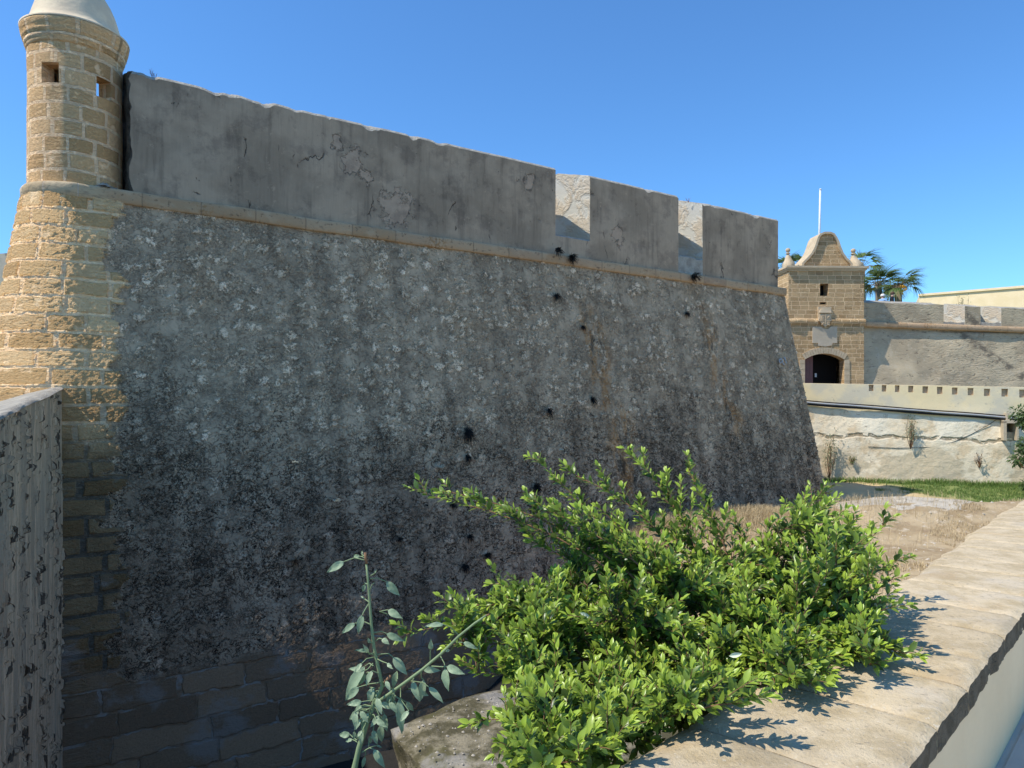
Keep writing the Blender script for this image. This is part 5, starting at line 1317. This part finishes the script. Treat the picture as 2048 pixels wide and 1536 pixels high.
def pale_clump(px, py, sz, lab):
    s_, z_ = face_pt(px, py, .10); p = main_pt(s_, .72+BAT*(3.55-z_)+.12, z_); mb = MB(); n_ = 46
    for k in range(n_):
        o = rnd_unit(1)[0]; o[2] = abs(o[2])*.6; e = np.array(p)+o*sz*random.uniform(.3, 1); mb.tube([p, e], [.003, .002], 3, cap=False)
        c = e; r = random.uniform(.006, .012); mb.tube([c-np.array([0, 0, r]), c, c+np.array([0, 0, r])], [.002, r, .002], 5, cap=False)
    return tag(mb.build('pale_wall_weed', M['palew']), lab, 'weed', 'pale dry weeds on the bastion face')
pale_clump(880, 935, .12, 'pale dry flower clump above the leftmost shoot of the shrub'); pale_clump(675, 1002, .10, 'pale dry flower clump left of the middle of the bastion face'); pale_clump(590, 925, .06, 'tiny pale dry clump, leftmost on the bastion face'); pale_clump(1122, 900, .06, 'tiny pale sprig above the second shoot of the shrub')
# dark growth around the cordon below the embrasures
def cordon_weed(px, py, sz, lab, n_=70):
    s_ = s_at(px, 3.7, .1); p = main_pt(s_, .86, zc(py, (CT+n2*.8+d2*s_)[1])); mb = MB()
    for k in range(n_):
        o = rnd_unit(1)[0]+np.array([n2[0], n2[1], 0])*.8; a = np.array(p)+d2.tolist()[0]*0+rnd_unit(1)[0]*sz*.3; e = a+o*sz*.6+np.array([0, 0, -sz*.4]); mb.tube([a, (a+e)/2+np.array([0, 0, .02]), e], [.007, .006, .002], 3, cap=False)
    return tag(mb.build('cordon_weed', M['dryweed']), lab, 'weed', 'dark weeds on the cordon')
cordon_weed(1112, 500, .17, 'dark weed on the cordon under the first embrasure, nearer the long merlon'); cordon_weed(1140, 515, .20, 'dark weed hanging over the cordon right of the other one under the first embrasure', 90); cordon_weed(1385, 552, .22, 'dark weed clump on the cordon under the second embrasure', 90)
# thin dry twigs on top of the parapet
def twiglet(px, py, h, lab):
    s_ = None; r = (px-1024)/FPX; b = CT+n2*.35; s_ = (r*b[1]-b[0])/(d2[0]-r*d2[1]); p = main_pt(s_, .35, 5.98); mb = MB()
    for k in range(7):
        o = np.array([random.uniform(-.6, .6), random.uniform(-.3, .3), 1.0]); e = p+o*h*random.uniform(.5, 1); mb.tube([p, (p+e)/2+rnd_unit(1)[0]*.02, e], [.004, .003, .0015], 4, cap=False)
        for j in range(2): q_ = p+(e-p)*random.uniform(.4, .9); mb.tube([q_, q_+rnd_unit(1)[0]*h*.25], [.002, .001], 3, cap=False)
    return tag(mb.build('dry_twig', M['redtwig']), lab, 'twig', 'thin dry twigs on top of the parapet')
twiglet(308, 150, .22, 'largest reddish dry twig, on the parapet top nearest the turret'); twiglet(565, 205, .08, 'tiny dry twig on the chipped top of the long merlon'); twiglet(1078, 322, .10, 'short dry twig near the right end of the long merlon'); twiglet(1228, 358, .07, 'tiny dry twig on the middle merlon'); twiglet(1377, 402, .16, 'upright reddish twig on the end merlon beside the second embrasure')

# --- plants on and before the moat wall
def bushy(name, pos, r, n_, label, cat, mat='shrub', ls=.06, group=None, flat_=.6, stemh=.5):
    mb = MB(); pos = np.array(pos)
    m1 = MB(); root_ = pos-np.array([0, 0, r*1.1])
    g = empty(name, tuple(root_), label, cat, group)
    B, Dd, U_ = [], [], []
    for c in range(max(4, int(n_/70))):
        o = rnd_unit(1)[0]*np.array([1, flat_, 1]); c0 = pos+o*r*random.uniform(.25, .85); m1.tube([root_, (root_+c0)/2+rnd_unit(1)[0]*r*.15, c0], [r*.03, r*.022, r*.01], 5)
        for k in range(int(n_/max(4, int(n_/70)))):
            q_ = rnd_unit(1)[0]; B.append(c0+q_*r*.38*random.random()**.4); Dd.append(q_+np.array([0, 0, -.1])); U_.append(np.array([0, -.3, 1])+rnd_unit(1)[0]*.6)
    leaf_set(mb, B, Dd, U_, rng.uniform(.6, 1.1, len(B))*ls, rng.uniform(.35, .5, len(B))*ls, rng.random(len(B)), rows=2)
    m1.build('stems', M['bark'], g); mb.build('foliage', M[mat], g); return g
def spray(name, foot, top, wdt, n_, label, mat='greygreen', ls=.08):
    g = empty(name, tuple(foot), label, 'plant', 'plants growing against the pale moat wall'); m1 = MB(); mb = MB(); B, Dd, U_ = [], [], []
    foot = np.array(foot); top = np.array(top)
    for k in range(9):
        e = top+np.array([random.uniform(-1, 1)*wdt, random.uniform(-.1, .1), random.uniform(-.35, .1)*np.linalg.norm(top-foot)]); pts = curve_pts(foot, e, 0, 6, .08); m1.tube(pts, np.linspace(.014, .004, 6), 4)
        for p in pts[2:]:
            for j in range(int(n_/45)): q_ = rnd_unit(1)[0]; B.append(p+q_*wdt*.35*random.random()); Dd.append(q_+np.array([0, 0, .3])); U_.append(rnd_unit(1)[0]+np.array([0, -.4, .6]))
    leaf_set(mb, B, Dd, U_, rng.uniform(.6, 1.1, len(B))*ls, rng.uniform(.3, .45, len(B))*ls, rng.random(len(B)), rows=2)
    m1.build('stems', M['bark'], g); mb.build('foliage', M[mat], g); return g
spray('wall_plant', ow(ou(1655), -.35, oz(1655, 955)), ow(ou(1662), -.35, oz(1662, 865)), .30, 520, 'grey green plant against the moat wall beside the bastion corner')
spray('wall_plant', ow(ou(1818), -.2, oz(1818, 897)), ow(ou(1822), -.2, oz(1822, 838)), .24, 330, 'thin green plant growing out of the middle of the moat wall')
spray('wall_plant', ow(ou(1702), -.2, oz(1702, 928)), ow(ou(1703), -.2, oz(1703, 915)), .12, 90, 'small dark sprig low on the moat wall right of the corner plant', 'shrub')
spray('wall_plant', ow(ou(1955), -.2, oz(1955, 935)), ow(ou(1953), -.2, oz(1953, 908)), .14, 70, 'small brown withered plant on the right part of the moat wall', 'dryweed')
q_ = at(2050, 845, 24.5); bushy('leafy_shrub', (q_.x+.15, q_.y, q_.z), .62, 700, 'dark leafy shrub at the right edge before the moat wall, upper one', 'shrub', ls=.16, group='shrubs at the right edge of the moat')
q_ = at(2052, 905, 24.2); bushy('leafy_shrub', (q_.x+.1, q_.y, q_.z), .62, 800, 'dark leafy shrub at the right edge before the moat wall, middle one', 'shrub', ls=.16, group='shrubs at the right edge of the moat')
q_ = at(2062, 955, 24.0); bushy('leafy_shrub', (q_.x+.1, q_.y, q_.z), .45, 420, 'dark leafy shrub at the right edge before the moat wall, lowest one', 'shrub', ls=.15, group='shrubs at the right edge of the moat')
q_ = tw(cx(1990), -2.2, 0); sp_ = spray('rampart_plant', (q_[0], q_[1], 3.9), (q_[0], q_[1], 5.2), .35, 240, 'sparse grey green plant standing on the rampart between two merlons', ls=.09)
del sp_['group']

# --- palms behind the gate tower
def palm(px, py, D, h_crown, n_f, label, fruit=False, lean=0):
    c = np.array(at(px, py, D)); g = empty('fan_palm', (c[0], c[1], 3.0), label, 'palm tree', 'fan palms behind the gate'); m = MB(); m.tube([(c[0], c[1], 3.0), (c[0]+.05, c[1], (3.0+c[2])/2), tuple(c)], [.24, .20, .17], 10); 
    mb = MB(); ms = m
    for k in range(n_f):
        az = 2.399*k+random.uniform(-.3, .3); el = random.uniform(-.25, 1.25); dv_ = np.array([math.cos(az)*math.cos(el)+.25, math.sin(az)*math.cos(el), math.sin(el)]); pl_ = random.uniform(.55, .9)*h_crown*.6
        e = c+dv_*pl_; ms.tube([c, c+dv_*pl_*.6+np.array([0, 0, .04]), e], [.02, .015, .01], 4, cap=False)
        ax = dv_+np.array([.15, 0, -.15]); ax /= np.linalg.norm(ax); S_ = np.cross(ax, [0, 0, 1]); S_ /= np.linalg.norm(S_)+1e-9; Uq = np.cross(S_, ax)
        nb = 22; L_ = h_crown*random.uniform(.55, .75); th = np.linspace(-1.25, 1.25, nb); Dn = np.array([ax*math.cos(t)+S_*math.sin(t)+Uq*random.uniform(-.12, .12) for t in th])
        leaf_set(mb, np.repeat(e[None], nb, 0), Dn, np.repeat(Uq[None], nb, 0), L_*(1-.25*np.abs(th)/1.25)*rng.uniform(.85, 1.1, nb), np.full(nb, .075), np.full(nb, random.random())*.7+rng.random(nb)*.3, fold=.3, curl=random.uniform(.25, .75), rows=4, shape='blade')
    ms.build('trunk', M['palmtrunk'], g); mb.build('fronds', M['palm'], g)
    if fruit:
        m = MB()
        for k in range(26): q_ = c+np.array([random.uniform(-.1, .28), -.3, random.uniform(-.4, .08)]); m.tube([q_-np.array([0, 0, .05]), q_, q_+np.array([0, 0, .05])], [.01, .06, .01], 5)
        m.build('fruit_cluster', M['fruit'], g)
palm(1757, 572, 40, 1.55, 24, 'left fan palm just right of the gate tower, with dark ragged fronds'); palm(1796, 574, 39, 1.5, 20, 'right fan palm with an orange fruit cluster above the rampart', True)
palm(1572, 535, 42, 1.1, 12, 'fan palm seen between the bastion and the left finial of the gate'); palm(1724, 535, 45, 1.7, 12, 'fan palm half hidden behind the right finial of the gate tower')
palm(1604, 528, 44, 1.0, 9, 'fan palm mostly hidden behind the curved gable of the gate')

# --- two people on the rampart behind the curtain parapet
def person(px, ytop, D, h, label, shirt, hair, face_deg, trousers='jeans', lean=0.0):
    t = at(px, ytop, D); z0 = t.z-h; g = empty('person', (t.x, t.y, z0), label, 'person', 'people on the rampart')
    import bmesh
    s_ = h/1.75; J = {'pel': (0, 0, .95), 'wst': (0, 0, 1.10), 'chs': (lean*.4, 0, 1.32), 'nck': (lean*.6, -.01, 1.48), 'nk2': (lean*.7, -.02, 1.53), 'hd': (lean*.8, -.03, 1.62), 'tp': (lean*.85, -.03, 1.70),
        'hL': (.10, 0, .90), 'kL': (.12, -.03, .50), 'aL': (.12, .02, .08), 'tL': (.13, -.14, .03), 'hR': (-.10, 0, .90), 'kR': (-.12, -.02, .50), 'aR': (-.12, .03, .08), 'tR': (-.13, -.13, .03),
        'sL': (.19, 0, 1.42), 'eL': (.27, -.02, 1.15), 'wL': (.22, -.20, 1.02), 'pL': (.20, -.27, 1.0), 'sR': (-.19, 0, 1.42), 'eR': (-.27, -.02, 1.15), 'wR': (-.24, -.18, .98), 'pR': (-.22, -.25, .95)}
    Rd = {'pel': .15, 'wst': .13, 'chs': .15, 'nck': .065, 'nk2': .06, 'hd': .085, 'tp': .07, 'hL': .09, 'kL': .06, 'aL': .042, 'tL': .03, 'hR': .09, 'kR': .06, 'aR': .042, 'tR': .03, 'sL': .06, 'eL': .042, 'wL': .03, 'pL': .03, 'sR': .06, 'eR': .042, 'wR': .03, 'pR': .03}
    Ed = [('pel', 'wst'), ('wst', 'chs'), ('chs', 'nck'), ('nck', 'nk2'), ('nk2', 'hd'), ('hd', 'tp'), ('pel', 'hL'), ('hL', 'kL'), ('kL', 'aL'), ('aL', 'tL'), ('pel', 'hR'), ('hR', 'kR'), ('kR', 'aR'), ('aR', 'tR'), ('chs', 'sL'), ('sL', 'eL'), ('eL', 'wL'), ('wL', 'pL'), ('chs', 'sR'), ('sR', 'eR'), ('eR', 'wR'), ('wR', 'pR')]
    names = list(J); me = bpy.data.meshes.new('body'); me.from_pydata([tuple(c*s_ for c in J[k]) for k in names], [(names.index(a), names.index(b)) for a, b in Ed], [])
    for m in (shirt, 'skin', trousers): me.materials.append(M[m])
    o = bpy.data.objects.new('body', me); C.objects.link(o); o.parent = g; o.rotation_euler = (0, 0, R(face_deg))
    o.modifiers.new('skin', 'SKIN'); 
    for i, k in enumerate(names): me.skin_vertices[0].data[i].radius = (Rd[k]*s_, Rd[k]*s_*(.72 if k in ('pel', 'wst', 'chs') else 1))
    me.skin_vertices[0].data[0].use_root = True; o.modifiers.new('sub', 'SUBSURF').levels = 2; o.modifiers['sub'].render_levels = 2
    dg = bpy.context.evaluated_depsgraph_get(); dg.update(); ev = o.evaluated_get(dg); nm = bpy.data.meshes.new_from_object(ev); o.modifiers.clear(); 
    nm.materials.clear()
    for m in (shirt, 'skin', trousers): nm.materials.append(M[m])
    for p in nm.polygons:
        z = p.center.z/s_; x = abs(p.center.x)/s_; p.use_smooth = True
        p.material_index = 2 if z < .93 and x < .19 else (1 if z > 1.49 or (x > .18 and z < 1.2) else 0)
    o.data = nm
    m = MB(); hc = Vector((J['hd'][0]*s_, (J['hd'][1]+.01)*s_, J['hd'][2]*s_)); prf = [(.0, .115), (.05, .108), (.085, .08), (.104, .04), (.106, .0), (.10, -.02)]
    rot = Matrix.Rotation(R(face_deg), 3, 'Z'); hw_ = rot @ hc; m.lathe((hw_.x+t.x, hw_.y+t.y, hw_.z+z0), [(r, z) for r, z in prf[::-1]], 14); m.build('hair', M[hair], g)
    m = MB(); nz_ = rot @ (hc+Vector((0, -.10, -.01))*s_); m.tube([Vector((nz_.x+t.x, nz_.y+t.y, nz_.z+z0+.02)), Vector((nz_.x+t.x, nz_.y+t.y, nz_.z+z0-.015))], [.006, .014], 6); m.build('nose', M['skin'], g)
    return g
person(1765, 587, 35.2, 1.66, 'person with white hair in a light blue top behind the parapet', 'blue', 'hairw', 120); person(1784, 582, 35.0, 1.70, 'person in a black top leaning by the parapet under the right palm', 'blk', 'hairb', 60, lean=.15)

# --- dry straw, green grass (nobody could count it) and litter
def blades(name, pts, hmin, hmax, wd_, mat, lean=.5, tint=(0, 1), kind='stuff', cl=None):
    n_ = len(pts); B = np.array(pts); h = rng.uniform(hmin, hmax, n_); az = rng.uniform(0, 6.28, n_); ln = rng.uniform(.1, lean, n_); S_ = np.stack([np.cos(az+1.57), np.sin(az+1.57), 0*az], -1)*wd_/2
    mid = B+np.stack([np.cos(az)*ln*.35, np.sin(az)*ln*.35, np.ones(n_)*.6], -1)*h[:, None]; tip = B+np.stack([np.cos(az)*ln, np.sin(az)*ln, np.ones(n_)*.95-ln*.3], -1)*h[:, None]
    V = np.stack([B-S_, B+S_, mid-S_*.7, mid+S_*.7, tip], 1).reshape(-1, 3); f = np.array([(0, 1, 3, 2)]); k = (np.arange(n_)*5)[:, None]
    mb = MB(); mb.add(V, np.concatenate([(f+k)]).tolist()+(np.array([[2, 3, 4]])+k).tolist(), None, 0, np.repeat(rng.uniform(*tint, n_), 5))
    return tag(mb.build(name, M[mat], smooth_=False), kind=kind)
def on_ground(x, y, dz=0): return np.stack([x, y, ground_z(x, y)+dz], -1)
n_ = 42000; s_ = rng.uniform(8.5, 19.2, n_); qn = rng.gamma(1.6, .75, n_)
bx_ = CT[0]+n2[0]*(.72+BAT*6.6+qn)+d2[0]*s_; by_ = CT[1]+n2[1]*(.72+BAT*6.6+qn)+d2[1]*s_; keep = fbm(bx_, by_, 3.0, 1.1, 3) > -.28
blades('dry_grass', on_ground(bx_[keep], by_[keep]), .12, .42, .007, 'dry', .8)
n_ = 60000; x = rng.uniform(3.5, 16, n_); y = rng.uniform(9.5, 18.6, n_); keep = (fbm(x, y, 8.0, .9, 4)*1.0 > -.05) & (x > edge_l(y)-3.8)
blades('dry_ground_cover', on_ground(x[keep], y[keep]), .03, .13, .008, 'dry', 1.2)
n_ = 60000; x = rng.uniform(11.0, 22, n_); y = rng.uniform(18.9, 26.6, n_); keep = (x + (y-24)*.25 + fbm(x, y, 5.0, .8, 4)*2.6 > 14.4) & (fbm(x, y, 15.0, 2.5, 3) > -.25)
blades('green_grass', on_ground(x[keep], y[keep]), .04, .13, .012, 'grass', 1.0)
n_ = 5000; u = rng.uniform(ou(1640), OL, n_); o_ = rng.gamma(1.5, .18, n_); q0_ = O0[None]+od[None]*u[:, None]+on[None]*(o_+.25)[:, None]
blades('verge_grass', on_ground(q0_[:, 0], q0_[:, 1]), .06, .28, .012, 'grass', .9)
for px, py, r_, lab in ((640, 1512, .10, 'small pale stone lying in the dark pit at the foot of the bastion'),):
    p = at(px, py, 12.1); th = np.linspace(0, 2*math.pi, 11)[:-1]; rings = []
    gz = -6.43
    for v in np.linspace(-math.pi/2, math.pi/2, 7): rings.append([(p.x+r_*1.3*math.cos(v)*math.cos(t)*(1+.2*math.sin(3*t)), p.y+r_*math.cos(v)*math.sin(t), gz+r_*.6*(math.sin(v)+.8)) for t in th])
    mb = MB(); Pq = np.array(rings); mb.grid(Pq, Pq[..., :2], closed=True); tag(mb.build('loose_stone', M['top']), lab, 'stone')
mb = MB()                                          # gravel scattered on the slab
for k in range(420):
    x, y = random.uniform(-1.7, 1.2), random.uniform(7.2, 11.2)
    t = (y-9.7)*1.45-1.66+.1 if y > 9.7 else (-1.66+(9.7-y)*.55)
    if x < t+.05: continue
    r_ = random.choice([.008, .012, .016, .024]); z = -4.33+.0; c = np.array([x, y, z+float(fbm(x, y, 5, 1.3, 5))*.10+.03])
    V = [c+np.array([math.cos(a)*r_*random.uniform(.7, 1.3), math.sin(a)*r_*random.uniform(.7, 1.3), -r_*.2]) for a in np.linspace(0, 6.28, 7)[:-1]]+[c+np.array([0, 0, r_*.6])]
    mb.add(V, [(i, (i+1) % 6, 6) for i in range(6)])
tag(mb.build('gravel', M['top'], smooth_=False), kind='stuff')

mb = MB()                                          # small stones strewn over the dry slope
for k in range(700):
    x, y = random.uniform(4, 15), random.uniform(9.5, 18.8)
    r_ = random.choice([.015, .02, .03, .05]); z = float(ground_z(x, y)); c = np.array([x, y, z])
    V = [c+np.array([math.cos(a)*r_*random.uniform(.7, 1.3), math.sin(a)*r_*random.uniform(.7, 1.3), -.01]) for a in np.linspace(0, 6.28, 7)[:-1]]+[c+np.array([random.uniform(-.4, .4)*r_, 0, r_*.7])]
    mb.add(V, [(i, (i+1) % 6, 6) for i in range(6)])
tag(mb.build('strewn_stones', M['rock'], smooth_=False), kind='stuff')
